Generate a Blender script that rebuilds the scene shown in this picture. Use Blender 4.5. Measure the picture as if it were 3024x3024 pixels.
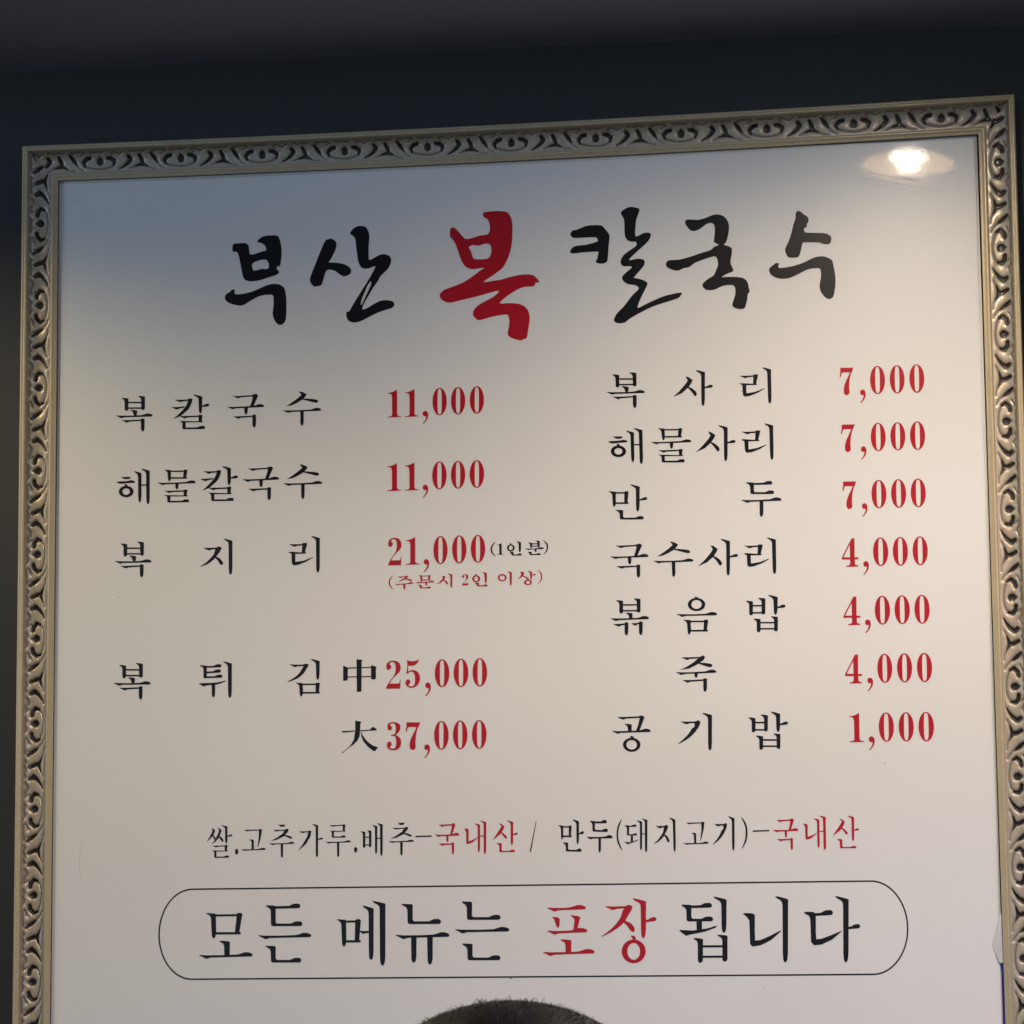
import bpy, math, random
import numpy as np
from mathutils import Vector, Matrix
from mathutils.geometry import delaunay_2d_cdt
random.seed(4)
rng = np.random.default_rng(7)
scene = bpy.context.scene
for o in list(bpy.data.objects): bpy.data.objects.remove(o)
EYE = 1.50          # height of the lens above the floor, metres; the lettering is laid out in mm from the point level with it
MM = 0.001

# ------------------------------------------------------------------ camera, light, exposure
cam_d = bpy.data.cameras.new('camera')
cam = bpy.data.objects.new('camera', cam_d)
scene.collection.objects.link(cam)
scene.camera = cam
cam_d.sensor_width = 36.0
cam_d.sensor_height = 36.0
cam_d.sensor_fit = 'HORIZONTAL'
cam_d.lens = 36.0 * 9000.0 / 3024.0
cam_d.clip_start = 0.05
cam_d.clip_end = 60.0
cam_d.dof.use_dof = True
cam_d.dof.focus_distance = 2.99
cam_d.dof.aperture_fstop = 42.0
R = Matrix(((0.98671441, 0.03137327, 0.15940639), (-0.0097978, 0.99088265, -0.13437103), (-0.16216868, 0.131024, 0.97802558)))
B = Matrix(((1, 0, 0), (0, 0, -1), (0, 1, 0)))      # board axes (right, up, out) -> world (x, z, -y)
cam.matrix_world = Matrix.Translation((0, -2.94, EYE)) @ (B @ R).to_4x4()

world = bpy.data.worlds.new("World")
scene.world = world
world.use_nodes = True
wn = world.node_tree.nodes
wn['Background'].inputs['Color'].default_value = (0.667, 0.80, 1.0, 1)
wn['Background'].inputs['Strength'].default_value = 0.26
scene.view_settings.view_transform = 'Standard'
scene.view_settings.look = 'None'
scene.view_settings.exposure = 0.07
scene.view_settings.gamma = 1.0

def area_lamp(name, loc, target, size, power, col, shape='RECTANGLE', size_y=None):
    d = bpy.data.lights.new(name, 'AREA')
    d.shape = shape; d.size = size
    if size_y: d.size_y = size_y
    d.energy = power; d.color = col
    o = bpy.data.objects.new(name, d)
    scene.collection.objects.link(o)
    o.location = loc
    o.rotation_euler = (Vector(target) - Vector(loc)).to_track_quat('-Z', 'Y').to_euler()
    return o
LED_POWER = 27.0          # emission of the recessed downlight's disc
# its neighbours in the ceiling, to the left and right of the board (out of frame)
def spot_lamp(name, loc, power, col, size, blend, soft=.02):
    d = bpy.data.lights.new(name, 'SPOT'); d.energy = power; d.color = col
    d.spot_size = math.radians(size); d.spot_blend = blend; d.shadow_soft_size = soft
    o = bpy.data.objects.new(name, d); scene.collection.objects.link(o); o.location = loc
    return o
spot_lamp('left_downlight', (-1.35, -.552, 2.38), 18.6, (1.0, .81, .49), 156, .45)
spot_lamp('right_downlight', (.5, -1.2, 2.355), 37.5, (1.0, .82, .76), 160, .30)
area_lamp('front_fill', (.35, -1.5, 2.345), (.35, -1.5, 0), 0.14, 20.5, (.59, .70, 1.0), size_y=0.14).data.spread = math.radians(135)  # unseen fill lamp, added to brighten the board's right middle
area_lamp('left_cool_fill', (-3.2, -1.6, 2.1), (-.5, 0, 1.9), 1.2, 10.5, (.55, .74, 1.0), size_y=.6)  # added cool fill, kept clear of what the sheet mirrors
area_lamp('right_cool_fill', (2.4, -1.8, 2.1), (-.5, 0, 1.9), 1.2, 7.4, (.66, .84, 1.0), size_y=.6)  # matching cool fill added on the right, also unseen
area_lamp('cool_ceiling_strip', (-.5, -.16, 2.374), (-.5, -.16, 0), 1.35, 0.32, (.42, .60, 1.0), size_y=.03)

# ------------------------------------------------------------------ helpers
def link(o): scene.collection.objects.link(o); return o
def empty(name, loc, label=None, cat=None, group=None):
    o = link(bpy.data.objects.new(name, None)); o.location = loc; o.empty_display_size = .05
    if label: o['label'] = label
    if cat: o['category'] = cat
    if group: o['group'] = group
    return o
def wloc(o):
    v = Vector((0, 0, 0))
    while o is not None: v += Vector(o.location); o = o.parent
    return v
def mesh(name, verts, faces, mat, parent=None, smooth=False, label=None, kind=None, cat=None):
    """verts in world metres; the object sits at its parent's origin"""
    base = wloc(parent) if parent else Vector((0, 0, 0))
    me = bpy.data.meshes.new(name)
    v = np.asarray(verts, dtype=np.float64) - np.array(base)
    if isinstance(faces, np.ndarray):
        n, k = faces.shape
        me.vertices.add(len(v)); me.vertices.foreach_set('co', v.astype(np.float32).ravel())
        me.loops.add(n*k); me.loops.foreach_set('vertex_index', faces.astype(np.int32).ravel())
        me.polygons.add(n); me.polygons.foreach_set('loop_start', np.arange(0, n*k, k, dtype=np.int32))
        me.update(calc_edges=True)
    else:
        me.from_pydata([tuple(p) for p in v], [], faces)
    me.materials.append(mat)
    if smooth: me.polygons.foreach_set('use_smooth', [True]*len(me.polygons))
    me.update()
    o = link(bpy.data.objects.new(name, me))
    if parent: o.parent = parent
    if label: o['label'] = label
    if kind: o['kind'] = kind
    if cat: o['category'] = cat
    return o
def box(x0, x1, y0, y1, z0, z1):
    v = [(x, y, z) for x in (x0, x1) for y in (y0, y1) for z in (z0, z1)]
    f = [(0, 1, 3, 2), (4, 6, 7, 5), (0, 4, 5, 1), (2, 3, 7, 6), (0, 2, 6, 4), (1, 5, 7, 3)]
    return v, f
def mat(name, col, rough=.5, coat=0.0, coat_rough=.03, metal=0.0, spec=.5):
    m = bpy.data.materials.new(name); m.use_nodes = True
    b = m.node_tree.nodes['Principled BSDF']
    b.inputs['Base Color'].default_value = (*col, 1)
    b.inputs['Roughness'].default_value = rough
    b.inputs['Metallic'].default_value = metal
    b.inputs['Specular IOR Level'].default_value = spec
    b.inputs['Coat Weight'].default_value = coat
    b.inputs['Coat Roughness'].default_value = coat_rough
    return m
def N(m, t, **kw):
    n = m.node_tree.nodes.new(t)
    for k, v in kw.items():
        if k in n.inputs: n.inputs[k].default_value = v
        else: setattr(n, k, v)
    return n
def L(m, a, b): m.node_tree.links.new(a, b)
def bsdf(m): return m.node_tree.nodes['Principled BSDF']
def coords(m): return N(m, 'ShaderNodeTexCoord').outputs['Object']

# ------------------------------------------------------------------ materials
def wavy_coat(m, mottling=None):
    """laminated print: slightly uneven film, so mirror images break up"""
    co = coords(m)
    n1 = N(m, 'ShaderNodeTexNoise', Scale=55.0, Detail=3.0); L(m, co, n1.inputs['Vector'])
    n2 = N(m, 'ShaderNodeTexNoise', Scale=9.0, Detail=2.0); L(m, co, n2.inputs['Vector'])
    b1 = N(m, 'ShaderNodeBump', Strength=.05, Distance=.0012); L(m, n1.outputs['Fac'], b1.inputs['Height'])
    b2 = N(m, 'ShaderNodeBump', Strength=.06, Distance=.006); L(m, n2.outputs['Fac'], b2.inputs['Height'])
    L(m, b1.outputs['Normal'], b2.inputs['Normal'])
    L(m, b2.outputs['Normal'], bsdf(m).inputs['Coat Normal'])
    if mottling:
        n3 = N(m, 'ShaderNodeTexNoise', Scale=3.0, Detail=5.0, Roughness=.6); L(m, co, n3.inputs['Vector'])
        n4 = N(m, 'ShaderNodeTexNoise', Scale=900.0, Detail=1.0); L(m, co, n4.inputs['Vector'])
        ad = N(m, 'ShaderNodeMath', operation='MULTIPLY_ADD'); L(m, n4.outputs['Fac'], ad.inputs[0]); ad.inputs[1].default_value = .5
        L(m, n3.outputs['Fac'], ad.inputs[2])
        rp = N(m, 'ShaderNodeMapRange'); L(m, ad.outputs[0], rp.inputs['Value'])
        rp.inputs['From Min'].default_value = .45; rp.inputs['From Max'].default_value = 1.05
        mx = N(m, 'ShaderNodeMix', data_type='RGBA'); L(m, rp.outputs[0], mx.inputs['Factor'])
        mx.inputs['A'].default_value = (*mottling[0], 1); mx.inputs['B'].default_value = (*mottling[1], 1)
        L(m, mx.outputs['Result'], bsdf(m).inputs['Base Color'])
M_paper = mat('glossy_white_print', (.78, .76, .72), .38, 1.0, .048)
wavy_coat(M_paper, ((.755, .735, .70), (.80, .785, .75)))
M_black = mat('black_print', (.0045, .0045, .0065), .36, 0.7, .035, spec=.28); wavy_coat(M_black)
M_red = mat('red_print', (.44, .006, .017), .36, 0.75, .035, spec=.28); wavy_coat(M_red)
M_back = mat('white_backing', (.74, .74, .72), .45)
M_edge = mat('sheet_edge', (.10, .09, .08), .6)
M_blue = mat('blue_tape', (.012, .02, .22), .3, .5)
M_film = mat('clear_film', (.60, .57, .54), .25, 1.0, .05)

M_wall = mat('charcoal_wall', (.055, .055, .056), .62, 0, spec=.35)
co = coords(M_wall)
n = N(M_wall, 'ShaderNodeTexNoise', Scale=420.0, Detail=4.0); L(M_wall, co, n.inputs['Vector'])
b = N(M_wall, 'ShaderNodeBump', Strength=.25, Distance=.0006); L(M_wall, n.outputs['Fac'], b.inputs['Height'])
L(M_wall, b.outputs['Normal'], bsdf(M_wall).inputs['Normal'])
n = N(M_wall, 'ShaderNodeTexNoise', Scale=2.4, Detail=6.0); L(M_wall, co, n.inputs['Vector'])
mx = N(M_wall, 'ShaderNodeMix', data_type='RGBA'); L(M_wall, n.outputs['Fac'], mx.inputs['Factor'])
mx.inputs['A'].default_value = (.034, .036, .038, 1); mx.inputs['B'].default_value = (.050, .050, .049, 1)
L(M_wall, mx.outputs['Result'], bsdf(M_wall).inputs['Base Color'])
M_ceil = mat('grey_ceiling_paint', (.19, .20, .235), .7, 0, spec=.3)
co = coords(M_ceil)
n = N(M_ceil, 'ShaderNodeTexNoise', Scale=300.0, Detail=4.0); L(M_ceil, co, n.inputs['Vector'])
b = N(M_ceil, 'ShaderNodeBump', Strength=.25, Distance=.0008); L(M_ceil, n.outputs['Fac'], b.inputs['Height'])
L(M_ceil, b.outputs['Normal'], bsdf(M_ceil).inputs['Normal'])

# antiqued champagne moulding: grime with painted cove shade, and the band mask, are stored on the carved mesh
M_frame = mat('antiqued_champagne', (.5, .42, .28), .42, 0.40, .18, metal=.32)
at = N(M_frame, 'ShaderNodeAttribute', attribute_name='dirt_shade')
bt = N(M_frame, 'ShaderNodeAttribute', attribute_name='band')
co = coords(M_frame)
n = N(M_frame, 'ShaderNodeTexNoise', Scale=260.0, Detail=5.0); L(M_frame, co, n.inputs['Vector'])
n2 = N(M_frame, 'ShaderNodeTexNoise', Scale=28.0, Detail=4.0); L(M_frame, co, n2.inputs['Vector'])
lip = N(M_frame, 'ShaderNodeMix', data_type='RGBA'); L(M_frame, n2.outputs['Fac'], lip.inputs['Factor'])
lip.inputs['A'].default_value = (.47, .375, .225, 1); lip.inputs['B'].default_value = (.57, .465, .29, 1)
ornm = N(M_frame, 'ShaderNodeMix', data_type='RGBA'); L(M_frame, n.outputs['Fac'], ornm.inputs['Factor'])
ornm.inputs['A'].default_value = (.37, .31, .225, 1); ornm.inputs['B'].default_value = (.58, .50, .375, 1)
c1 = N(M_frame, 'ShaderNodeMix', data_type='RGBA'); L(M_frame, bt.outputs['Fac'], c1.inputs['Factor'])
L(M_frame, lip.outputs['Result'], c1.inputs['A']); L(M_frame, ornm.outputs['Result'], c1.inputs['B'])
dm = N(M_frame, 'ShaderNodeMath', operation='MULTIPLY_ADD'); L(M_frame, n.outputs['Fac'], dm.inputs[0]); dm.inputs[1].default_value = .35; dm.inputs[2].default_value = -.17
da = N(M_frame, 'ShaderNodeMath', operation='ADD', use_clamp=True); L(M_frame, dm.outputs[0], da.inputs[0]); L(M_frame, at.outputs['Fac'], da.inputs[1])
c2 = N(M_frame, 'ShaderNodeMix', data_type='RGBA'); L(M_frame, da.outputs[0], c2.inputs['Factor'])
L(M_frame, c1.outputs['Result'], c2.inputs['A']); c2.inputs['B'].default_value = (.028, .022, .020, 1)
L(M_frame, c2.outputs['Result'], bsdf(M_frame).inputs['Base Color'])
bb = N(M_frame, 'ShaderNodeBump', Strength=.3, Distance=.0004); L(M_frame, n.outputs['Fac'], bb.inputs['Height'])
L(M_frame, bb.outputs['Normal'], bsdf(M_frame).inputs['Normal'])

M_led = bpy.data.materials.new('led_diffuser'); M_led.use_nodes = True
nt = M_led.node_tree; nt.nodes.clear()
em = nt.nodes.new('ShaderNodeEmission'); em.inputs['Color'].default_value = (1.0, .90, .74, 1); em.inputs['Strength'].default_value = LED_POWER
ou = nt.nodes.new('ShaderNodeOutputMaterial'); nt.links.new(em.outputs[0], ou.inputs[0])
M_refl = mat('reflector_painted_glow', (.6, .5, .38), .5)
bsdf(M_refl).inputs['Emission Color'].default_value = (1.0, .62, .30, 1); bsdf(M_refl).inputs['Emission Strength'].default_value = 6.0  # emission stands in for the LED light caught by the reflector
M_trim = mat('downlight_trim', (.75, .73, .70), .4)

# ------------------------------------------------------------------ wall and ceiling
WALL_Y = .013
def wedge_z(x): return EYE + .8730 - .00975 * (x - .035)      # the ceiling line runs very slightly out of level
v, f = box(-2.4, 1.6, WALL_Y, WALL_Y + .12, 0.0, 2.62)
mesh('wall', v, f, M_wall, kind='structure')
v, f = box(-5, 5, -8, WALL_Y, -.1, 0); M_floor = mat('dark_floor', (.07, .055, .045), .5)
mesh('floor', v, f, M_floor, kind='structure')
LX, LY = -.0972, -.552                                       # downlight centre
hole, depth = .0540, .0062
LZ = wedge_z(LX)
# ceiling: sheet with a round opening for the downlight, butting against the wall
n_s = 48
ring = [(LX + hole*math.cos(2*math.pi*i/n_s), LY + hole*math.sin(2*math.pi*i/n_s)) for i in range(n_s)]
cx0, cx1, cy0, cy1 = -2.4, 1.6, -3.1, WALL_Y - .0005
def to_edge(x, y):
    dx, dy = x - LX, y - LY
    t = min([(cx1-LX)/dx if dx > 1e-9 else 1e9, (cx0-LX)/dx if dx < -1e-9 else 1e9, (cy1-LY)/dy if dy > 1e-9 else 1e9, (cy0-LY)/dy if dy < -1e-9 else 1e9])
    return (LX+dx*t, LY+dy*t)
outer = [to_edge(*p) for p in ring]
corners = [(cx0, cy0), (cx1, cy0), (cx1, cy1), (cx0, cy1)]
def nearest(c): return min(range(n_s), key=lambda i: -((c[0]-LX)*(ring[i][0]-LX)+(c[1]-LY)*(ring[i][1]-LY)) / math.hypot(c[0]-LX, c[1]-LY))
for c in corners: outer[nearest(c)] = c
vs = [(x, y, wedge_z(x)) for x, y in ring] + [(x, y, wedge_z(x)) for x, y in outer] + [(x, y, wedge_z(x)+.02) for x, y in ring] + [(x, y, wedge_z(x)+.02) for x, y in outer]
fs = []
for i in range(n_s):
    j = (i+1) % n_s
    fs += [(i, n_s+i, n_s+j, j), (2*n_s+i, 2*n_s+j, 3*n_s+j, 3*n_s+i), (n_s+i, 3*n_s+i, 3*n_s+j, n_s+j), (i, j, 2*n_s+j, 2*n_s+i)]
mesh('ceiling', vs, fs, M_ceil, kind='structure')

# recessed downlight above the board
dl = empty('ceiling_downlight', (LX, LY, LZ), 'small round recessed downlight in the dark ceiling in front of the menu board', 'downlight')
def lathe(prof, n=48):
    vs, fs = [], []
    for r, z in prof:
        for i in range(n): vs.append((LX + r*math.cos(2*math.pi*i/n), LY + r*math.sin(2*math.pi*i/n), LZ + z))
    for k in range(len(prof)-1):
        for i in range(n): j = (i+1) % n; fs.append((k*n+i, k*n+j, (k+1)*n+j, (k+1)*n+i))
    return vs, fs
v, f = lathe([(hole-.0005, -.0006), (hole+.002, -.0014), (hole+.011, -.0014), (hole+.012, -.0006), (hole+.012, .0004)]); mesh('trim_ring', v, f, M_trim, dl, True)
v, f = lathe([(hole-.0006, -.0006), (.049, .0006), (.038, .0036), (.0227, depth+.0006), (.0227, depth+.02)]); mesh('glowing_reflector', v, f, M_refl, dl, True)  # reflector cone, its glow put in by the material
v, f = lathe([(.0001, depth), (.0222, depth), (.0223, depth+.004), (.0001, depth+.004)]); mesh('led_disc', v, f, M_led, dl)

spot_lamp('downlight_beam', (LX, LY, LZ + depth - .0012), 7.7, (1.0, .80, .62), 156, .45, .006)
spot_lamp('downlight_spill', (LX, LY, LZ + depth - .0012), 20.3, (1.0, .85, .67), 172, .75, .006)

# ------------------------------------------------------------------ framed menu board
BX0, BX1, BZ1, BZ0 = -.9825, .0225, EYE + .7973, EYE - .455      # outer rectangle of the frame
board = empty('menu_board', ((BX0+BX1)/2, 0, BZ0), 'large white restaurant menu board with black and red lettering in an ornate champagne frame', 'menu board')
W = 36.0
v, f = box(BX0+.020, -.0152, .0016, .0045, BZ0+.02, BZ1-.02)
mesh('backing_board', v, f, M_back, board, label='white backing panel that shows as a narrow strip beside the sheet')
# the printed sheet sits a little low at its right top corner
x0, x1 = -.9560, -.01755
zt = lambda x: EYE + .7606 - .0028 * max(0.0, (x + .56)) / .54 if x > -.56 else EYE + .766
xs = [x0, -.60, -.56, -.36, x1]
vs, fs = [], []
for x in xs:
    z = EYE + .770 if x < -.59 else EYE + .7632 - (x + .60) / .58 * .0058
    vs += [(x, 0, BZ0+.028), (x, 0, z), (x, .0014, BZ0+.028), (x, .0014, z)]
k = len(xs)
for i in range(k-1):
    a, b_ = 4*i, 4*i+4
    fs += [(a, b_, b_+1, a+1), (a+2, a+3, b_+3, b_+2), (a+1, b_+1, b_+3, a+3), (a, a+2, b_+2, b_)]
fs += [(0, 1, 3, 2), (4*k-4, 4*k-2, 4*k-1, 4*k-3)]
sheet = mesh('printed_sheet', vs, fs, M_paper, board)
sheet.data.materials.append(M_edge)
for p in sheet.data.polygons:
    if abs(p.normal.y) < .5: p.material_index = 1

# ---- carved frame rails
def seg_d(P, a, b, wa, wb):
    ab = b - a; t = np.clip(((P - a) @ ab) / max(ab @ ab, 1e-9), 0, 1)
    d = np.linalg.norm(P - (a + t[:, None]*ab), axis=1)
    return d - (wa + (wb - wa)*t)/2
PITS = [  # (w across from the outer edge, v along, width) in mm, v = 0 at the eye
 [(13.0, 0, 1.2), (14.6, 0, 3.4), (16.8, 0, 6.6), (17.3, 0, 6.4)],
 [(13.6, -8.0, 2.8), (14.1, -12.0, 3.6), (16.6, -15.2, 3.4), (20.6, -14.2, 1.8)],
 [(13.2, 10.2, 3.0), (14.0, 14.2, 3.4), (17.4, 17.6, 3.0), (21.2, 15.8, 1.6)],
 [(10.6, 31.4, 2.2), (13.6, 28.8, 3.6), (16.6, 26.6, 2.8), (19.6, 24.6, .9)],
 [(12.2, 43.4, 3.0), (16.8, 41.2, 3.6), (20.6, 40.6, 3.8)], [(20.6, 40.4, 3.2), (22.6, 36.6, 1.5), (23.8, 34.4, .7)],
 [(20.6, 41.0, 3.2), (21.8, 44.8, 1.8), (22.8, 48.2, .7)],
 [(12.8, 55.0, 3.6), (15.4, 53.2, 4.2), (19.4, 56.0, 3.0), (23.2, 61.0, 1.4), (25.4, 65.0, .6)]]
LINES = [
 [(20.6, -14.2, .9), (23.4, -10.4, .8), (24.9, -4, .8), (24.8, 3, .8), (23.6, 9.5, .8), (21.2, 15.8, .9)],
 [(19.6, 24.6, .6), (23.6, 20.4, .5), (26.0, 16.4, .4)], [(23.8, 34.4, .6), (26.0, 29.5, .4), (26.6, 25.0, .3)],
 [(22.8, 48.2, .6), (25.4, 53.4, .4)],
 [(8.6, -26.5, .5), (10.8, -21.5, .6), (8.6, -17.0, .6), (8.9, -11.8, .5), (11.8, -14.0, .6)],
 [(11.6, 20.0, .6), (9.4, 14.6, .6), (8.0, 15.6, .5), (8.0, 24.0, .4), (8.4, 30.0, .6), (10.4, 27.6, .5)],
 [(8.0, -6, .5), (8.8, -2.6, .6), (8.0, 1.4, .5), (8.8, 5.4, .6), (8.0, 9.4, .5)],
 [(8.0, 36, .4), (8.9, 38.6, .6), (8.0, 42, .5), (9.0, 46.6, .6), (8.1, 50.2, .5), (8.9, 54.0, .5)]]
PITCH = 85.4
def carve(w, v):
    """w, v arrays in mm -> depth of the carving and dirt 0..1"""
    v = (v + 27.0) % PITCH - 27.0
    P = np.c_[w, v]
    dp = np.full(len(w), 9.0); dl_ = np.full(len(w), 9.0)
    for lst, tgt in ((PITS, 0), (LINES, 1)):
        for st in lst:
            for a, b in zip(st[:-1], st[1:]):
                for off in (0, PITCH, -PITCH):
                    aa = np.array([a[0], a[1]+off]); bb_ = np.array([b[0], b[1]+off])
                    if max(aa[1], bb_[1]) < -34 or min(aa[1], bb_[1]) > PITCH - 20: continue
                    d = seg_d(P, aa, bb_, a[2], b[2])
                    if tgt == 0: dp = np.minimum(dp, d)
                    else: dl_ = np.minimum(dl_, d)
    dall = np.minimum(dp, dl_)
    relief = 1.15 * (1 - np.exp(-np.clip(dall, 0, 9) / 1.5))          # swelling leaves between the cuts
    pit = 2.3 * np.clip(.5 - dp/1.1, 0, 1) + .7 * np.clip(.5 - dl_/.8, 0, 1)
    dirt_shade = np.clip(.62 - dp/.75, 0, 1) * .97 + .62 * np.clip(.5 - dl_/.8, 0, 1) + .16*np.exp(-np.clip(dall, 0, 9)/1.0)
    return relief - pit, np.clip(dirt_shade, 0, 1)
PROF = [(0, -13.0), (0, 8.0), (0, 12.0), (.5, 13.4), (1.3, 14.1), (2.2, 14.2), (3.0, 13.8), (3.4, 13.3), (3.9, 13.6), (4.7, 13.8), (5.5, 13.4), (6.1, 12.3), (6.6, 10.6), (7.1, 8.8)]
COVE0, COVE1 = 7.1, 28.4
TAILP = [(28.7, 4.4), (29.3, 5.2), (30.2, 5.6), (31.4, 5.4), (32.6, 4.8), (33.8, 4.5), (34.9, 4.3), (35.7, 4.2), (36.0, 3.8), (36.0, .1)]
def cove(w):
    t = (w - COVE0) / (COVE1 - COVE0)
    return 8.8 - 7.6*(1 - np.exp(-t*5.2)) + 1.4*np.clip((t-.45)/.55, 0, 1)**2
ww = np.array([p[0] for p in PROF] + list(np.linspace(COVE0+.5, COVE1, 44)) + [p[0] for p in TAILP])
nP, nC = len(PROF), 44
rails = {   # outer corner start, direction along, inward direction, length, position of one eye along it (mm), bow towards the middle
 'left':  ((BX0, BZ0), (0, 1), (1, 0)), 'top': ((BX0, BZ1), (1, 0), (0, -1)), 'right': ((BX1, BZ1), (0, -1), (-1, 0)), 'bottom': ((BX1, BZ0), (-1, 0), (0, 1))}
def build_rail(key, eye_at, bow):
    (sx, sz), (ax, az), (ix, iz) = rails[key]
    Lm = 1000 * (BX1 - BX0 if ax else BZ1 - BZ0)
    n_along = int(Lm / .8)
    t = np.linspace(0, 1, n_along)
    S = ww[None, :] + t[:, None] * (Lm - 2*ww[None, :])                 # mitred ends
    Wd = np.repeat(ww[None, :], n_along, 0)
    H = np.zeros_like(S); dirt_shade = np.zeros_like(S); band = np.zeros_like(S)
    H[:, :nP] = [p[1] for p in PROF]; H[:, nP+nC:] = [p[1] for p in TAILP]
    cw = Wd[:, nP:nP+nC].ravel(); cs = S[:, nP:nP+nC].ravel()
    dz, dr = carve(cw, -(cs - eye_at))
    fade = np.clip((COVE1 - cw)/3.2, 0, 1) * np.clip((cw - COVE0)/1.2, 0, 1)
    H[:, nP:nP+nC] = (cove(cw) + dz*fade).reshape(n_along, nC)
    dirt_shade[:, nP:nP+nC] = np.clip(dr + .34*np.exp(-np.clip(cw-7.1, 0, 40)/3.5), 0, 1).reshape(n_along, nC); band[:, nP:nP+nC] = 1  # grime of the cuts, plus shade painted into the cove beside the bead
    dirt_shade[:, 7] = .16; dirt_shade[:, 11:14] = (.12, .3, .42)
    dirt_shade[:, -2:] = (.9, 1.0); dirt_shade[:, nP+nC-1] = .12
    u = (S/Lm - .5) * 2
    inward = Wd + bow * (1 - u*u)
    # hand-finished unevenness
    H[:, 2:] += .12*np.sin(S[:, 2:]*.021 + Wd[:, 2:]*.1) + rng.normal(0, .02, H[:, 2:].shape)
    X = sx + (ax*S + ix*inward)*MM; Z = sz + (az*S + iz*inward)*MM; Y = -H*MM
    V = np.stack([X, Y, Z], -1).reshape(-1, 3)
    m = len(ww)
    I = np.arange((n_along-1)*m).reshape(n_along-1, m)[:, :-1].ravel()
    F = np.stack([I, I+1, I+m+1, I+m], 1)
    if key in ('left', 'right', 'top', 'bottom'): F = F[:, ::-1]
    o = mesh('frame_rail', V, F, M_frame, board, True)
    for nm, arr in (('dirt_shade', dirt_shade), ('band', band)):
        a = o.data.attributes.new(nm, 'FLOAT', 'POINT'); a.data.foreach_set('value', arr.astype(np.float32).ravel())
    return o
zb = (BZ0 - EYE) * 1000
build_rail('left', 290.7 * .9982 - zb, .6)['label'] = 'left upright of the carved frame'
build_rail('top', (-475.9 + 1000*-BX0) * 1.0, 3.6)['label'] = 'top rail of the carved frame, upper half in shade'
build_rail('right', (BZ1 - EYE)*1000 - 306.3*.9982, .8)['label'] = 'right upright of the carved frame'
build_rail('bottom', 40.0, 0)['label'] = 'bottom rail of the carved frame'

# blue tape and loose film at the lower right edge of the sheet
v, f = box(-.0162, -.0112, -.0006, .0010, BZ0+.03, EYE-.0402); mesh('blue_tape', v, f, M_blue, board, label='dark blue tape strip along the lower right edge of the sheet')

# ------------------------------------------------------------------ lettering data
def _P(x0, y0, x1, y1, pts):
    """outline given in (along, across) of the line x0,y0 -> x1,y1"""
    dx, dy = x1 - x0, y1 - y0
    L = math.hypot(dx, dy) or 1.0
    dx, dy = dx / L, dy / L
    return [(x0 + a * dx - b * dy, y0 + a * dy + b * dx) for a, b in pts]
def g_h(u, x0, y0, x1, y1):                 # long bar: pointed wedge at the left, hump at the right
    L = math.hypot(x1 - x0, y1 - y0)
    return [_P(x0, y0, x1, y1, [(0, 0), (1.4*u, .1*u), (L*.45, .1*u), (L-3.0*u, 0), (L-2.2*u, -.22*u), (L-1.6*u, -.44*u),
        (L-.8*u, -.4*u), (L-.2*u, -.16*u), (L, .1*u), (L-.12*u, .36*u), (L-.4*u, .42*u), (L*.5, .5*u), (2.2*u, .55*u),
        (1.7*u, .72*u), (1.3*u, .78*u), (.85*u, .5*u), (.05*u, .14*u)])]
def g_w(u, x0, y0, x1, y1):                 # bar with a wedge at the left that ends flat
    L = math.hypot(x1 - x0, y1 - y0)
    k = min(1.0, L / (3.2 * u))
    return [_P(x0, y0, x1, y1, [(0, 0), (1.2*u*k, .08*u), (L, .04*u), (L, .42*u), (2.1*u*k, .52*u), (1.6*u*k, .72*u), (1.2*u*k, .76*u),
        (.7*u*k, .45*u), (.02*u, .14*u)])]
def g_b(u, x0, y0, x1, y1, t=.4):           # plain thin bar
    L = math.hypot(x1 - x0, y1 - y0)
    return [_P(x0, y0, x1, y1, [(0, 0), (L, 0), (L, t*u), (0, t*u)])]
def g_q(u, x0, y0, x1, y1):                 # thin bar that swells into a hump at its right end
    L = math.hypot(x1 - x0, y1 - y0)
    hl = min(1.9*u, L*.6)
    return [_P(x0, y0, x1, y1, [(0, 0), (L-hl-.3*u, 0), (L-hl+.15*u, -.22*u), (L-hl+.6*u, -.4*u), (L-.45*u, -.42*u), (L-.12*u, -.24*u),
        (L, .08*u), (L-.1*u, .36*u), (L-.35*u, .5*u), (L-hl, .5*u), (0, .5*u)])]
def g_d(u, x0, y0, x1, y1):                 # short branch, thin then round
    L = math.hypot(x1 - x0, y1 - y0)
    return [_P(x0, y0, x1, y1, [(0, 0), (.5*u, -.05*u), (L-1.1*u, -.3*u), (L-.5*u, -.38*u), (L-.1*u, -.25*u), (L, .05*u), (L-.15*u, .33*u),
        (L-.45*u, .42*u), (.6*u, .4*u), (0, .42*u)])]
def g_v(u, x, y0, y1, tip=None, w=1.0):     # tall stem: slanted flag on top, tapered foot
    t = x - 1.45*u if tip is None else tip
    f = x - t
    return [[(t, y0), (t+.08*u, y0-.1*u), (x-.45*f, y0+.02*u), (x+.6*u*w, y0+.34*u), (x+1.02*u*w, y0+.52*u), (x+1.0*u*w, y0+1.4*u),
        (x+.98*u*w, y1-1.8*u), (x+.9*u*w, y1-.7*u), (x+.72*u*w, y1-.15*u), (x+.5*u*w, y1), (x+.28*u*w, y1-.12*u), (x+.12*u*w, y1-.6*u),
        (x+.05*u*w, y1-1.8*u), (x, y0+1.7*u), (x-.08*u, y0+1.05*u), (x-.3*f, y0+.66*u), (x-.8*f, y0+.28*u)]]
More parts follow.
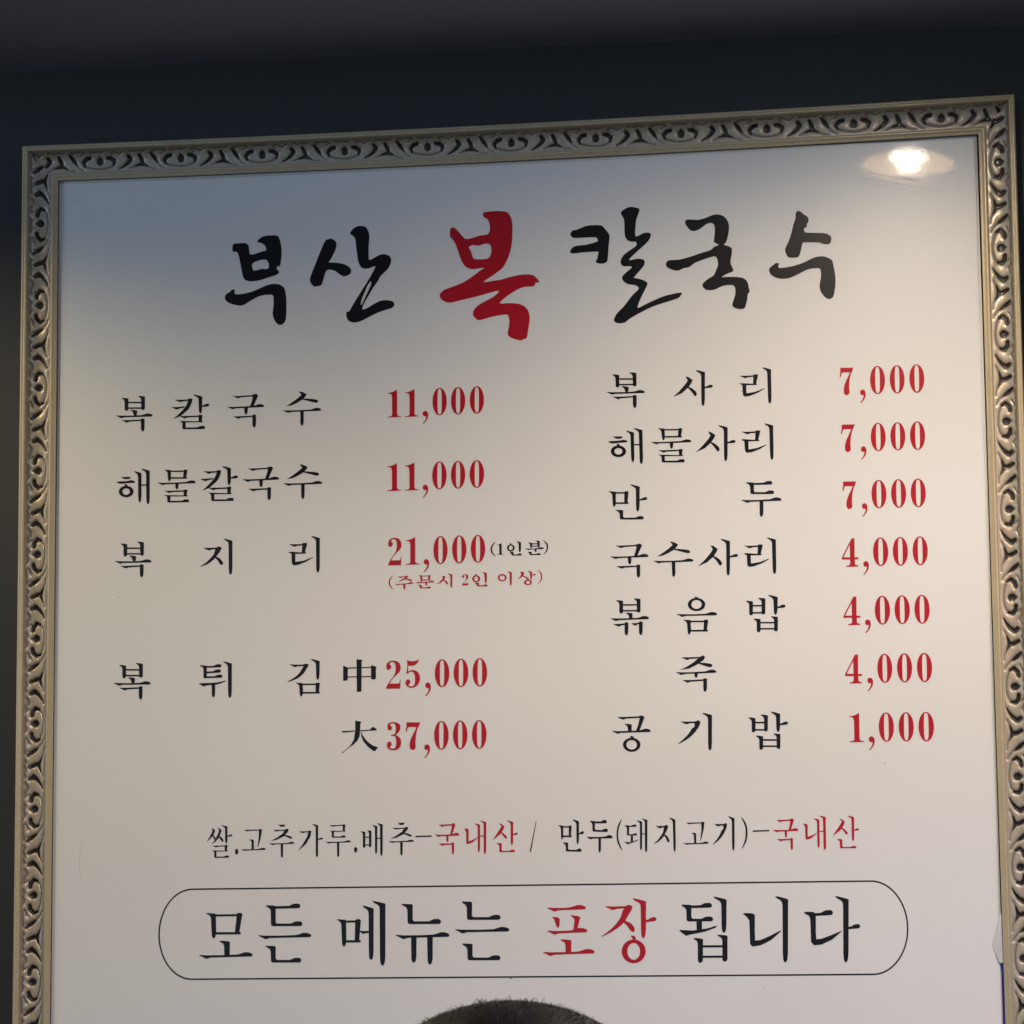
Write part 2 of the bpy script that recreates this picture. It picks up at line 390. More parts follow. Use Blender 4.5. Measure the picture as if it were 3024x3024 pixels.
def g_c(u, x, y0, y1, tip=None, w=1.0, r=1.0):   # stem with a short flat flag; r = how round the foot is
    t = x - .9*u if tip is None else tip
    f = x - t
    return [[(t, y0), (t+.1*u, y0-.06*u), (x+.1*u, y0+.0*u), (x+.9*u*w, y0+.1*u), (x+1.0*u*w, y0+.25*u), (x+.99*u*w, y1-.55*u*r),
        (x+.78*u*w, y1-.12*u*r), (x+.5*u*w, y1), (x+.24*u*w, y1-.06*u*r), (x+.03*u*w, y1-.45*u*r), (x, y0+.95*u), (x-.25*f, y0+.5*u),
        (x-.8*f, y0+.22*u)]]
def g_s(u, x, y0, y1, w=1.0):               # plain hanging stem, tapered foot
    return [[(x, y0), (x+u*w, y0), (x+.98*u*w, y1-1.1*u), (x+.86*u*w, y1-.4*u), (x+.68*u*w, y1-.06*u), (x+.48*u*w, y1), (x+.26*u*w, y1-.12*u),
        (x+.08*u*w, y1-.6*u)]]
def g_g(u, *a):                             # brush: x, y, width triples
    p = [a[i:i+3] for i in range(0, len(a), 3)]
    q = []
    for i in range(len(p) - 1):             # Catmull-Rom in between
        p0, p1, p2, p3 = p[max(i-1, 0)], p[i], p[i+1], p[min(i+2, len(p)-1)]
        for s in (0, .33, .66):
            q.append([.5*((2*b)+(c-a_)*s+(2*a_-5*b+4*c-d)*s*s+(3*b-a_-3*c+d)*s**3) for a_, b, c, d in zip(p0, p1, p2, p3)])
    q.append(list(p[-1]))
    Lf, Rt = [], []
    for i, (x, y, w) in enumerate(q):
        x0, y0 = q[max(i-1, 0)][:2]; x1, y1 = q[min(i+1, len(q)-1)][:2]
        dx, dy = x1-x0, y1-y0; L = math.hypot(dx, dy) or 1
        nx, ny = -dy/L*w/2, dx/L*w/2
        Lf.append((x+nx, y+ny)); Rt.append((x-nx, y-ny))
    out = [[Lf[i], Lf[i+1], Rt[i+1], Rt[i]] for i in range(len(Lf)-1)]
    for (x, y, w) in (q[0], q[-1]):         # rounded ends
        if w > 9 or w > .35*u: out.append([(x+w/2*math.cos(t*math.pi/5), y+w/2*math.sin(t*math.pi/5)) for t in range(10)])
    return out
def g_o(u, cx, cy, rx, ry, ix, iy, e=2.0, n=26):   # ring; e > 2 squares the hole off
    n = int(n)
    def pt(t, a, b, e):
        c, s = math.cos(t), math.sin(t)
        return (cx+math.copysign(abs(c)**(2/e), c)*a, cy+math.copysign(abs(s)**(2/e), s)*b)
    O = [pt(2*math.pi*i/n, rx, ry, 2.0) for i in range(n)]; I = [pt(2*math.pi*i/n, ix, iy, e) for i in range(n)]
    return [[O[i], O[(i+1) % n], I[(i+1) % n], I[i]] for i in range(n)]
def g_n(u, x, y, x1, y1):                   # the small nib on top of a ring
    return [[(x, y), (x+.15*u, y-.1*u), (x1-.1*u, y+.1*u), (x1, y+.35*u), (x1, y1), (x1-.6*u, y1), (x+.35*u, y+.5*u)]]
def g_p(u, *a):                             # explicit outline
    return [[(a[i], a[i+1]) for i in range(0, len(a), 2)]]
def g_C(u, *a):                             # explicit outline, smoothed
    p = [(a[i], a[i+1]) for i in range(0, len(a), 2)]; n = len(p); q = []
    for i in range(n):
        p0, p1, p2, p3 = p[i-1], p[i], p[(i+1) % n], p[(i+2) % n]
        for s in (0, .5):
            q.append(tuple(.5*((2*b)+(c-a_)*s+(2*a_-5*b+4*c-d)*s*s+(3*b-a_-3*c+d)*s**3) for a_, b, c, d in zip(p0, p1, p2, p3)))
    return [q]
def g_M(u, tip, yt, xl, xr, yb, xb=None):   # box: flagged left stem with a tail, slanted right stem
    xb = xr - .5*u if xb is None else xb
    w = .95
    return [[(tip, yt), (tip+.1*u, yt-.08*u), (xl+.9*u*w, yt+.05*u), (xl+u*w, yt+.3*u), (xl+1.08*u*w, yb-.1*u), (xl+.9*u*w, yb+.55*u),
             (xl+.6*u*w, yb+.9*u), (xl+.35*u, yb+.8*u), (xl+.15*u, yb+.2*u), (xl, yt+.9*u), (xl-.3*u, yt+.4*u)],
            [(xl, yt+.22*u), (xr-.6*u, yt+.16*u), (xr-.6*u, yt+.58*u), (xl, yt+.62*u)],
            [(xr-1.1*u, yt+.1*u), (xr-.8*u, yt-.1*u), (xr-.15*u, yt-.05*u), (xr, yt+.2*u), (xb, yb-.3*u), (xb, yb), (xb-.9*u, yb), (xr-1.15*u, yt+.7*u)],
            [(xl+.3*u, yb-.38*u), (xb-.5*u, yb-.4*u), (xb+.25*u, yb-.42*u), (xb+.35*u, yb-.2*u), (xb+.2*u, yb+.05*u), (xl+.3*u, yb+.08*u)]]
def g_B(u, tl, yl, xl, tr, yr, xr, yb, b1, b2, dy=0):  # two flagged stems joined by two bars
    return (g_c(u, xl, yl, yb, tl, 1.0, .9) + g_c(u, xr, yr, yb-.25*u+dy, tr, 1.0, .8) +
            g_b(u, xl+.5*u, b1, xr+.5*u, b1-.02*u) + g_b(u, xl+.5*u, b2, xr+.5*u, b2-.03*u))
def g_K(u, x0, y0, xs, y1, w=1.0):          # wedge bar into a hanging stem on the right
    return g_w(u, x0, y0, xs+.3*u, y0-.22*u) + [[(xs, y0-.2*u), (xs+.15*u, y0-.45*u), (xs+u*w, y0-.4*u), (xs+1.02*u*w, y0-.2*u), (xs+.98*u*w, y1-1.0*u),
            (xs+.84*u*w, y1-.3*u), (xs+.5*u*w, y1), (xs+.22*u*w, y1-.15*u), (xs+.02*u*w, y1-.8*u)]]
def g_R(u, x0, y0, xr, tip, ym, xl, yb, x1):  # three-storey folded stroke
    return (g_w(u, x0, y0, xr-.4*u, y0-.15*u) +
            [[(xr-1.15*u, y0-.1*u), (xr-.9*u, y0-.3*u), (xr-.1*u, y0-.3*u), (xr, y0-.1*u), (xr-.25*u, ym+.1*u), (xr-1.1*u, ym+.1*u)],
             [(tip, ym-.05*u), (tip+.2*u, ym-.12*u), (xr-.9*u, ym), (xr-.2*u, ym-.12*u), (xr+.1*u, ym+.02*u), (xr, ym+.28*u), (xl+.5*u, ym+.32*u), (xl-.2*u, ym+.2*u)],
             [(xl-.2*u, ym+.05*u), (xl+.95*u, ym), (xl+.95*u, yb), (xl+.25*u, yb), (xl+.05*u, yb-.2*u), (xl, ym+.6*u)]] +
            g_q(u, xl+.3*u, yb-.44*u, x1, yb-.5*u))
def g_D(u, tip, y0, xl, xr, yb, x1):        # flagged corner with a humped bar above and below
    return g_q(u, xl, y0+.1*u, xr, y0-.02*u) + g_N(u, tip, y0, xl, yb, x1)
def g_N(u, tip, y0, xl, yb, x1):            # flagged stem into a humped bottom bar
    return ([[(tip, y0), (tip+.1*u, y0-.1*u), (xl+.85*u, y0-.02*u), (xl+u, y0+.15*u), (xl+.98*u, yb-.8*u), (xl+1.25*u, yb-.45*u), (xl+1.25*u, yb),
             (xl+.3*u, yb), (xl+.08*u, yb-.25*u), (xl+.02*u, y0+.95*u), (xl-.25*u, y0+.5*u), (xl-.7*u, y0+.25*u)]] +
            g_q(u, xl+.6*u, yb-.48*u, x1, yb-.5*u))
GLYPHS = {
 'bok': ((0.073362, -0.002717, 0.000501, -0.071912, -27.55, 36.558),
  'u 52;B 190 268 233 427 240 470 452 322 402;c 358 438 520 318;h 112 515 632 510;K 195 582 465 745'),
 'kal': ((0.072903, -0.002696, 0.000311, -0.071674, -85.607, 36.704),
  'u 50;w 955 290 1150 286;p 1120 290 1165 272 1200 282 1198 300 1175 360 1120 360 1140 310;g 1165 320 56 1128 400 54 1078 455 46 1010 515 34 935 562 5;w 905 399 1085 384;v 1288 222 488 1213;d 1335 375 1440 365;R 1020 522 1343 1010 600 1055 710 1380'),
 'guk': ((0.072475, -0.002704, 0.000139, -0.07146, -30.209, 33.552),
  'u 50;w 235 238 530 222;p 500 225 550 208 575 213 590 238 560 300 525 385 478 385 500 320 515 262;h 155 392 677 374;s 393 400 503;K 240 527 510 690'),
 'su': ((0.072013, -0.002699, -5.7e-05, -0.071244, -87.655, 33.056),
  'u 50;p 1172 185 1185 174 1230 185 1284 213 1270 240 1232 282 1150 335 1075 370 990 385 1070 335 1150 275 1208 225 1200 205;g 1222 280 14 1290 290 28 1380 305 44 1425 314 42;h 945 442 1490 428;s 1192 455 663'),
 'hae': ((0.073116, -0.002386, 0.000495, -0.07142, -26.409, 110.405),
  'u 50;p 180 1385 205 1394 305 1392 319 1402 300 1422 230 1425 205 1412;p 112 1465 150 1458 270 1452 330 1438 385 1458 370 1476 270 1482 190 1490 160 1490;p 233 1492 260 1500 280 1520 280 1545 240 1545;o 255 1602 105 82 54 46;v 425 1315 1755 370 .95;b 465 1500 545 1500 .38;v 540 1280 1782 470'),
 'mul': ((0.072773, -0.002407, 0.000367, -0.07126, -71.679, 110.807),
  'u 47;M 800 1293 845 1128 1415 1108;h 708 1475 1247 1462;s 955 1485 1570;R 805 1588 1128 790 1657 840 1755 1152'),
 'ji': ((0.072213, -0.002082, 0.00021, -0.070635, -20.624, 29.513),
  'u 54;w 105 277 310 272;p 275 285 310 258 345 265 361 285 330 345 285 400 240 400 262 330;g 262 395 52 215 445 44 140 505 28 55 545 5;g 268 408 18 320 445 42 352 490 50 362 503 42;v 460 152 663 392'),
 'ri': ((0.071539, -0.002084, -7.4e-05, -0.070296, -109.943, 29.593),
  'u 52;w 1328 225 1530 222;p 1510 215 1545 208 1582 214 1550 345 1505 345 1512 245;p 1312 342 1345 334 1500 345 1540 338 1568 348 1555 362 1410 365 1345 358;p 1355 350 1412 350 1412 478 1430 478 1530 462 1663 410 1655 425 1560 480 1450 522 1385 530 1363 505;v 1707 115 632 1640 1.04'),
 'twi': ((0.07187, -0.001652, 0.000233, -0.069889, -26.624, 36.937),
  'u 50;g 160 320 18 200 322 22;c 198 313 500 158 .95 .5;q 240 322 455 316;q 240 402 447 390;q 230 470 469 464;p 135 570 300 563 380 558 440 548 520 528 515 540 440 572 360 592 280 594 225 603 205 617 135 578;s 315 580 768;v 547 262 775 480 1.1'),
 'gim': ((0.071137, -0.001607, -6.3e-05, -0.069544, -115.742, 36.772),
  'u 52;w 1430 297 1640 300;p 1590 310 1660 288 1700 300 1690 330 1640 400 1580 400 1625 330;g 1632 370 58 1590 430 48 1520 490 34 1395 550 5;v 1803 227 518 1730;M 1515 563 1565 1858 712 1843'),
 'jung': ((0.088414, -0.002035, -0.000273, -0.086699, -35.05, 32.512),
  'u 50;p 207 252 260 278 258 405 252 425 207 425;p 360 180 385 183 428 188 418 205 415 545 400 552 364 553;p 525 255 540 250 588 270 580 285 580 400 560 412 527 408;p 255 276 365 271 365 283 255 289;p 412 271 530 268 530 279 412 284;p 255 378 365 374 365 385 255 390;p 412 374 530 372 530 383 412 386'),
 'dae': ((0.088155, -0.001714, -0.000296, -0.086219, -34.638, 92.42),
  'u 50;p 345 880 413 893 403 925 400 985 395 1060 370 1110 330 1150 260 1200 200 1253 187 1248 220 1228 290 1165 330 1095 345 1000;p 190 1000 345 993 345 1004 195 1018;p 400 991 520 984 520 995 400 1003;p 508 988 545 950 590 978 588 993 515 995;p 408 1000 425 1040 450 1080 490 1125 545 1165 607 1185 565 1232 545 1222 490 1180 440 1120 415 1060'),
 '0': ((0.087628, -0.002014, -0.00059, -0.086317, -116.827, 32.124),
  'u 50;o 1335.5 341 82.5 160 25 147 3.4 34'),
 '2': ((0.088081, -0.002021, -0.000403, -0.086545, -68.208, 32.639),
  'C 700 270 701 248 712 222 740 203 775 195 815 202 845 222 860 255 862 290 850 325 820 355 790 385 755 425 737 458 737 458 835 458 848 445 857 418 862 418 857 515 857 515 697 517 697 517 700 500 715 470 740 430 770 390 797 345 806 305 806 265 800 235 785 215 765 212 742 222 735 238 750 250 755 270 745 290 725 302 708 295'),
 '5': ((0.087906, -0.002015, -0.000474, -0.086457, -87.757, 31.985),
  'C 937 192 937 192 975 203 1010 203 1045 195 1073 187 1060 215 1035 240 1005 253 950 253 950 253 948 320 965 310 1000 303 1035 312 1065 335 1080 370 1083 405 1072 450 1050 480 1015 503 980 507 945 495 925 475 918 450 925 425 940 410 958 412 972 430 972 450 955 468 955 480 975 490 1000 488 1018 470 1027 435 1028 390 1020 350 1005 328 985 322 960 330 945 345 930 345 930 345 940 250'),
 '3': ((0.087845, -0.001733, -0.0004, -0.086076, -68.677, 92.464),
  'C 712 950 722 915 750 900 790 898 830 908 855 930 860 960 850 1000 825 1030 805 1042 830 1055 858 1085 868 1125 862 1170 840 1200 805 1217 770 1219 735 1210 712 1188 706 1160 715 1130 735 1120 755 1130 760 1150 752 1170 742 1180 748 1195 775 1202 800 1190 810 1160 812 1120 808 1080 795 1057 755 1054 755 1042 790 1036 805 1005 808 970 803 935 790 915 765 912 745 922 742 935 755 942 764 960 757 982 738 992 720 985'),
 '7': ((0.0877, -0.001751, -0.00047, -0.085982, -87.916, 92.473),
  'C 930 900 930 900 1085 900 1085 900 1078 925 1055 975 1040 1030 1033 1090 1032 1150 1035 1180 1025 1205 1000 1215 978 1208 966 1180 968 1130 985 1075 1015 1015 1045 955 1045 955 965 953 945 965 938 985 932 1008 920 1003 930 950'),
 ',': ((0.087707, -0.00196, -0.000531, -0.086269, -102.857, 47.415),
  'C 1145 480 1150 458 1172 445 1195 455 1207 485 1203 530 1185 565 1155 600 1145 595 1168 565 1182 530 1183 508 1165 510 1150 500'),
 '1': ((0.091895, -0.002679, -0.000498, -0.09089, -33.402, 30.275),
  'p 392 170 395 200 395 440 405 457 418 461 440 461 440 470 293 476 292 467 320 464 335 458 342 445 341 260 338 235 330 220 318 214 293 213 295 205 330 200 360 190'),
 '4': ((0.06742, -0.001956, -0.001689, -0.068224, -22.035, 30.966),
  'p 360 242 402 240 404 330 335 330 245 512 245 542 222 545 222 515;p 335 325 404 325 405 512 445 512 458 507 458 540 408 540 410 600 418 618 460 627 458 642 288 648 288 632 325 627 343 605;p 230 512 405 510 405 541 230 543'),
 'in': ((0.090914, -0.002691, -0.000909, -0.090393, -134.484, 30.642),
  'u 23;n 1428 240 1450 262;o 1444 289 42 38 22 25;v 1530 217 337 1508 1.1;N 1432 333 1450 372 1563'),
 'bun': ((0.090711, -0.002692, -0.000988, -0.090295, -154.419, 30.812),
  'u 23;B 1637 232 1655 1716 212 1738 290 240 266;h 1605 297 1806 291;s 1705 300 337;N 1635 333 1650 368 1772'),
 '(': ((0.09112, -0.00266, -0.000826, -0.090492, -113.603, 30.856),
  'g 1272 226 5 1240 265 15 1230 305 16 1241 345 14 1276 381 5'),
 ')': ((0.090606, -0.002738, -0.001028, -0.090249, -165.285, 30.598),
  'g 1803 207 5 1838 245 15 1845 285 16 1835 325 13 1804 362 4'),
 'ju': ((0.091871, -0.002567, -0.00047, -0.090682, -24.721, 61.506),
  'u 22;w 205 603 310 597;p 285 603 308 592 322 600 300 625 250 650 203 663 255 632 290 610;g 275 625 7 318 637 16 350 646 18;h 172 685 373 673;s 265 685 748'),
 'mun': ((0.091667, -0.002557, -0.000547, -0.090581, -45.52, 61.114),
  'u 21;M 432 590 452 563 645 556;h 400 665 601 658;s 506 665 706;N 428 698 447 733 566'),
 'si': ((0.091458, -0.002542, -0.000647, -0.090473, -65.092, 60.582),
  'u 22;p 690 600 712 596 726 610 712 640 680 668 630 691 665 660 700 622;g 708 640 8 733 662 17 748 682 18;v 780 571 727 753'),
 'i': ((0.090895, -0.002546, -0.000876, -0.090202, -124.714, 59.952),
  'u 23;n 1338 575 1360 595;o 1349 617 49 40 29 27;v 1432 546 705 1410'),
 'sang': ((0.090666, -0.002546, -0.000952, -0.090086, -145.807, 59.864),
  'u 22;p 1545 552 1575 550 1592 568 1580 598 1550 620 1512 637 1540 610 1562 578;g 1575 598 7 1610 612 14 1632 632 17;v 1655 541 640 1632;d 1674 585 1717 580;n 1620 630 1645 648;o 1632 668 43 30 23 17'),
 'ssal': ((0.089109, -0.00125, 0.000267, -0.086089, -23.634, 35.25),
  'u 27;p 172 250 192 258 216 278 208 300 178 355 118 412 148 360 180 300 185 275;g 185 322 8 200 350 17 212 375 19;p 245 248 262 255 290 280 280 305 255 365 222 405 172 438 215 385 250 315 260 280;g 250 335 10 283 372 24 300 398 22;v 328 222 428 290;d 350 342 410 332;R 188 452 355 181 510 203 590 374'),
 '.': ((0.088909, -0.001203, 0.000207, -0.085944, -41.006, 45.331),
  'o 460 521 19 32 1 1'),
 'go': ((0.088775, -0.001242, 0.000138, -0.085953, -58.084, 34.123),
  'u 27;w 548 270 725 268;p 712 268 725 262 748 266 742 330 725 400 702 472 697 468 708 400 715 330;c 630 383 505 605 .95 .2;h 515 493 792 489'),
 'chu': ((0.088516, -0.001267, 2.6e-05, -0.085814, -86.316, 35.407),
  'u 27;p 935 207 960 215 1005 212 1014 220 1000 236 960 237;w 880 272 1025 268;p 1010 272 1035 257 1054 270 1045 295 1000 345 920 385 850 398 920 362 985 315;g 985 330 8 1040 345 20 1080 363 24;h 832 425 1118 420;s 963 430 590'),
 'ga': ((0.088253, -0.001255, -0.0001, -0.085663, -114.558, 35.459),
  'u 27;w 1175 288 1295 288;p 1270 290 1295 278 1313 290 1300 350 1255 430 1155 518 1220 430 1265 350 1278 305;v 1362 208 583 1323;d 1385 376 1442 370'),
 'ru': ((0.087991, -0.001263, -0.000186, -0.085559, -142.383, 35.97),
  'u 26;R 1525 218 1700 1520 285 1545 360 1704;h 1475 408 1763 403;s 1605 412 582'),
 'bae': ((0.105198, -0.001461, -0.000399, -0.102463, -46.5, 33.323),
  'u 23;B 337 243 360 402 233 418 398 293 366;v 475 182 455 449 .95;b 492 303 530 302 .42;v 524 165 473 495 1.05'),
 'nae': ((0.104035, -0.001455, -0.000873, -0.101897, -148.419, 32.582),
  'u 23;p 1323 213 1350 215 1366 225 1364 335 1372 335 1415 318 1453 296 1440 315 1395 350 1352 364 1344 350 1342 245;v 1452 167 438 1424 .95;b 1468 282 1512 281 .42;v 1508 142 457 1476 1.08'),
 'san': ((0.10368, -0.001465, -0.000993, -0.101746, -177.112, 31.87),
  'u 24;p 1655 163 1680 172 1706 194 1692 230 1660 275 1590 327 1630 270 1660 225 1678 192;g 1668 248 8 1698 272 18 1720 300 22;v 1765 140 372 1731;d 1786 268 1832 262;N 1632 355 1656 438 1806'),
 '/': ((0.103379, -0.001447, -0.001106, -0.101594, -4.514, 29.443),
  'g 76 143 5 50 280 8 21 430 12'),
 'dwae': ((0.102278, -0.001443, -0.001574, -0.101042, -104.371, 29.77),
  'u 22;D 916 186 938 1030 280 1037;c 975 275 345 975 1 .2;p 915 342 975 345 1048 317 1040 328 990 350 945 364;v 1062 139 418 1034 .95;b 1080 262 1113 262 .42;v 1109 122 438 1080 1.08'),
 'mo': ((0.088658, -0.000787, 0.00024, -0.08537, -30.466, 126.604),
  'u 57;M 112 1225 168 525 1462 490;c 318 1540 1712 265 1.12 .2;h 35 1700 643 1692'),
 'deun': ((0.088128, -0.000818, 2e-05, -0.08511, -89.085, 124.284),
  'u 58;D 790 1138 848 1187 1370 1210;h 708 1475 1313 1472;N 787 1600 848 1785 1198'),
 'me': ((0.104892, -0.000902, -0.000384, -0.101656, -35.651, 123.42),
  'u 47;M 112 1080 155 341 1295 325;p 325 1185 360 1190 420 1188 420 1207 385 1209 370 1217 350 1210;v 415 952 1463 358;v 520 907 1517 452 1.15'),
 'nyu': ((0.1042, -0.001005, -0.000568, -0.101364, -96.003, 124.371),
  'u 52;N 727 935 782 1122 1103;h 672 1226 1184 1222;s 818 1240 1490;s 972 1240 1507'),
 'neun': ((0.103533, -0.000979, -0.000846, -0.101058, -153.839, 121.35),
  'u 51;N 1302 912 1347 1082 1670;h 1238 1172 1753 1172;N 1306 1312 1352 1466 1668'),
 'po': ((0.102576, -0.000941, -0.001259, -0.100597, -37.802, 119.353),
  'u 50;h 180 965 548 962;p 226 1056 280 1058 300 1075 298 1130 290 1155 275 1157 262 1125 250 1082;p 401 1038 470 1045 496 1060 482 1110 466 1172 428 1188 438 1110 440 1075;h 182 1185 562 1180;c 354 1270 1398 308 1.12 .2;h 140 1388 631 1380'),
 'jang': ((0.101946, -0.000947, -0.001515, -0.100225, -95.85, 119.83),
  'u 50;w 735 952 950 950;p 900 990 945 938 992 950 985 985 940 1060 915 1095 880 1060 890 1020;g 905 1070 58 860 1125 44 790 1185 26 697 1242 6;g 905 1098 16 955 1125 40 987 1165 48 995 1180 36;v 1070 883 1257 995;d 1118 1085 1219 1072;n 975 1235 1022 1275;o 1003 1382 114 113 61 80'),
 'dwaep': ((0.101129, -0.000952, -0.001854, -0.099852, -166.291, 119.146),
  'u 50;D 1457 942 1502 1748 1097 1758;c 1600 1080 1190 1600 1.05 .2;p 1438 1178 1560 1185 1700 1165 1800 1136 1780 1158 1680 1195 1600 1212 1530 1225 1503 1236 1440 1190;v 1836 867 1207 1762;B 1573 1258 1612 1800 1227 1845 1492 1325 1424'),
 'ni': ((0.10048, -0.000894, -0.002146, -0.099498, -62.859, 117.352),
  'u 53;p 430 1025 450 1018 520 1020 545 1035 545 1200 548 1280 600 1275 700 1230 795 1180 785 1200 700 1275 600 1325 520 1337 500 1310 492 1090 470 1055;v 808 862 1488 740'),
 'da': ((0.099798, -0.000957, -0.002397, -0.099179, -124.919, 117.527),
  'u 53;q 1100 1020 1288 1010;p 1008 1015 1030 1005 1100 1008 1125 1025 1125 1200 1130 1268 1180 1262 1280 1225 1373 1185 1360 1203 1280 1270 1180 1318 1110 1325 1080 1295 1072 1075 1060 1045;v 1384 862 1487 1310;d 1436 1150 1547 1140'),
 'man': ((0.103818, -0.003337, -0.001569, -0.104048, -22.845, 142.554),
  'u 35;M 55 1260 90 246 1377 236;v 315 1197 1450 262 1.05;d 350 1333 424 1325;N 121 1438 160 1526 390'),
 'sa': ((0.103561, -0.00396, -0.001891, -0.10471, -88.174, 32.566),
  'u 36;p 785 165 815 172 856 200 845 225 815 270 755 325 667 364 730 305 790 235 808 205;g 806 266 10 845 292 26 875 325 34 880 340 28;v 936 109 447 884;d 970 264 1047 256'),
 'du': ((0.102373, -0.003343, -0.002144, -0.10335, -151.616, 142.729),
  'u 38;D 1362 1176 1400 1613 1285 1630;h 1318 1340 1700 1332;s 1490 1350 1502'),
 'bokk': ((0.099852, -0.002595, -0.001507, -0.099596, -26.186, 27.867),
  'u 37;B 132 110 163 306 92 335 240 147 205;c 258 232 288 228 .95 .2;h 77 285 456 279;K 105 342 215 455;K 281 334 356 452'),
 'eum': ((0.099141, -0.002592, -0.001804, -0.099248, -91.466, 28.106),
  'u 38;n 903 76 940 95;o 923 150 86 65 51 44;h 729 243 1125 240;M 793 302 830 1038 414 1024'),
 'bap': ((0.098437, -0.002593, -0.002066, -0.098877, -157.515, 27.844),
  'u 38;B 1408 115 1440 1528 87 1562 258 155 225;v 1680 59 252 1628 1.08;d 1716 172 1798 163;B 1482 290 1515 1655 268 1685 425 322 382'),
 'juk': ((0.098912, -0.002294, -0.001788, -0.098736, -89.502, 84.236),
  'u 37;w 778 668 985 663;p 950 670 985 650 1006 665 995 695 930 740 850 780 760 795 830 760 900 715;g 935 725 8 1000 738 27 1050 749 36 1062 750 32;h 721 815 1118 806;s 900 820 872;K 787 893 989 1010'),
 'gong': ((0.099336, -0.001966, -0.001479, -0.098563, -26.104, 140.598),
  'u 38;w 147 1255 385 1248;p 350 1250 380 1241 412 1254 395 1305 358 1400 325 1400 350 1330 364 1270;c 247 1325 1400 217 1.0 .2;h 94 1393 473 1388;n 268 1446 307 1470;o 285 1530 86 69 52 47'),
 'gi': ((0.098646, -0.001911, -0.001803, -0.09822, -87.01, 139.615),
  'u 38;w 770 1300 935 1298;p 900 1305 940 1288 962 1305 950 1345 910 1405 870 1400 905 1345;g 895 1385 48 860 1430 36 810 1475 24 740 1524 4;v 1035 1220 1587 982 1.05'),
 '-': ((0.104624, -0.0015, -0.000611, -0.102224, -97.804, 30.897),
  'p 860 284 1013 280 1013 292 860 297'),
 't_bu': ((0.109189, -0.004792, 0.000103, -0.108381, -40.572, 88.96),
  'C 155 455 200 446 265 443 300 462 308 505 318 552 370 545 440 522 468 515 470 490 455 462 425 443 390 435 395 415 430 385 480 373 560 370 588 385 605 430 615 490 617 555 610 620 600 662 575 665 570 690 590 710 590 730 560 750 500 768 420 795 340 808 290 803 258 780 243 730 230 660 218 600 205 550 190 525 152 525;X 335 650 360 625 420 605 470 603 488 622 497 655 487 690 430 690 380 703 350 705 340 680;C 78 960 90 930 130 905 145 888 175 888 168 915 185 932 260 925 330 908 400 880 470 848 540 832 600 840 640 870 655 920 663 1000 662 1090 658 1160 640 1205 605 1222 575 1210 545 1165 533 1110 540 1050 542 990 535 940 500 935 440 940 380 960 310 1000 245 1037 180 1033 120 1015 88 990'),
 't_san': ((0.108085, -0.004814, -0.000341, -0.107818, -138.931, 86.208),
  'C 1040 412 1080 405 1085 398 1115 415 1138 440 1135 490 1110 550 1080 605 1065 628 1120 630 1180 637 1240 658 1275 690 1278 725 1250 750 1210 760 1170 742 1130 710 1085 698 1045 705 1025 750 1010 810 995 845 965 853 925 858 893 820 887 780 910 715 940 640 975 550 1010 465;C 1268 350 1300 305 1345 282 1390 282 1425 298 1448 350 1452 400 1445 480 1445 560 1450 605 1490 590 1550 557 1600 550 1645 570 1660 605 1650 650 1620 700 1560 755 1530 810 1480 880 1440 950 1400 1020 1383 1075 1430 1062 1500 1020 1560 992 1630 988 1675 1000 1690 1030 1665 1060 1600 1080 1520 1110 1440 1150 1370 1185 1310 1200 1260 1185 1237 1150 1235 1100 1265 1090 1290 1040 1340 960 1390 880 1440 800 1480 730 1510 665 1460 680 1410 688 1370 670 1345 610 1335 540 1325 460 1318 400 1290 370;X 1468 805 1468 835 1445 890 1415 955 1380 1030 1370 1020 1385 960 1410 910 1430 855'),
 't_bok': ((0.081595, -0.003588, -0.000767, -0.082033, -69.509, 91.409),
  'C 785 285 830 275 930 265 1050 270 1100 295 1135 360 1150 450 1148 560 1140 680 1115 790 1080 880 1030 970 980 1010 900 1070 800 1135 805 1148 870 1140 930 1127 1000 1120 1100 1090 1230 1060 1310 1053 1390 1058 1435 1085 1482 1145 1440 1155 1420 1190 1390 1203 1320 1205 1240 1225 1150 1275 1070 1330 990 1408 1080 1408 1180 1410 1270 1432 1330 1480 1358 1550 1360 1620 1345 1720 1325 1835 1290 1850 1255 1868 1190 1855 1120 1830 1090 1790 1100 1720 1110 1650 1105 1590 1085 1550 1030 1553 950 1565 850 1590 740 1620 690 1595 658 1545 680 1480 740 1425 830 1375 920 1325 985 1260 930 1262 800 1300 650 1340 500 1375 380 1403 300 1385 245 1330 260 1280 310 1240 420 1200 540 1150 650 1080 740 1010 800 970 720 980 650 988 590 970 540 925 500 840 470 750 440 670 400 610 373 580 373 500 390 470 425 470 480 520 560 610 650 598 750 568 830 560 860 530 870 470 860 410 840 365 800 345 785 320;X 605 718 650 688 730 697 790 675 850 672 880 700 888 770 870 830 830 858 740 865 670 858 648 810 630 755'),
 't_kal': ((0.08053, -0.003661, -0.00124, -0.081459, -69.263, 79.353),
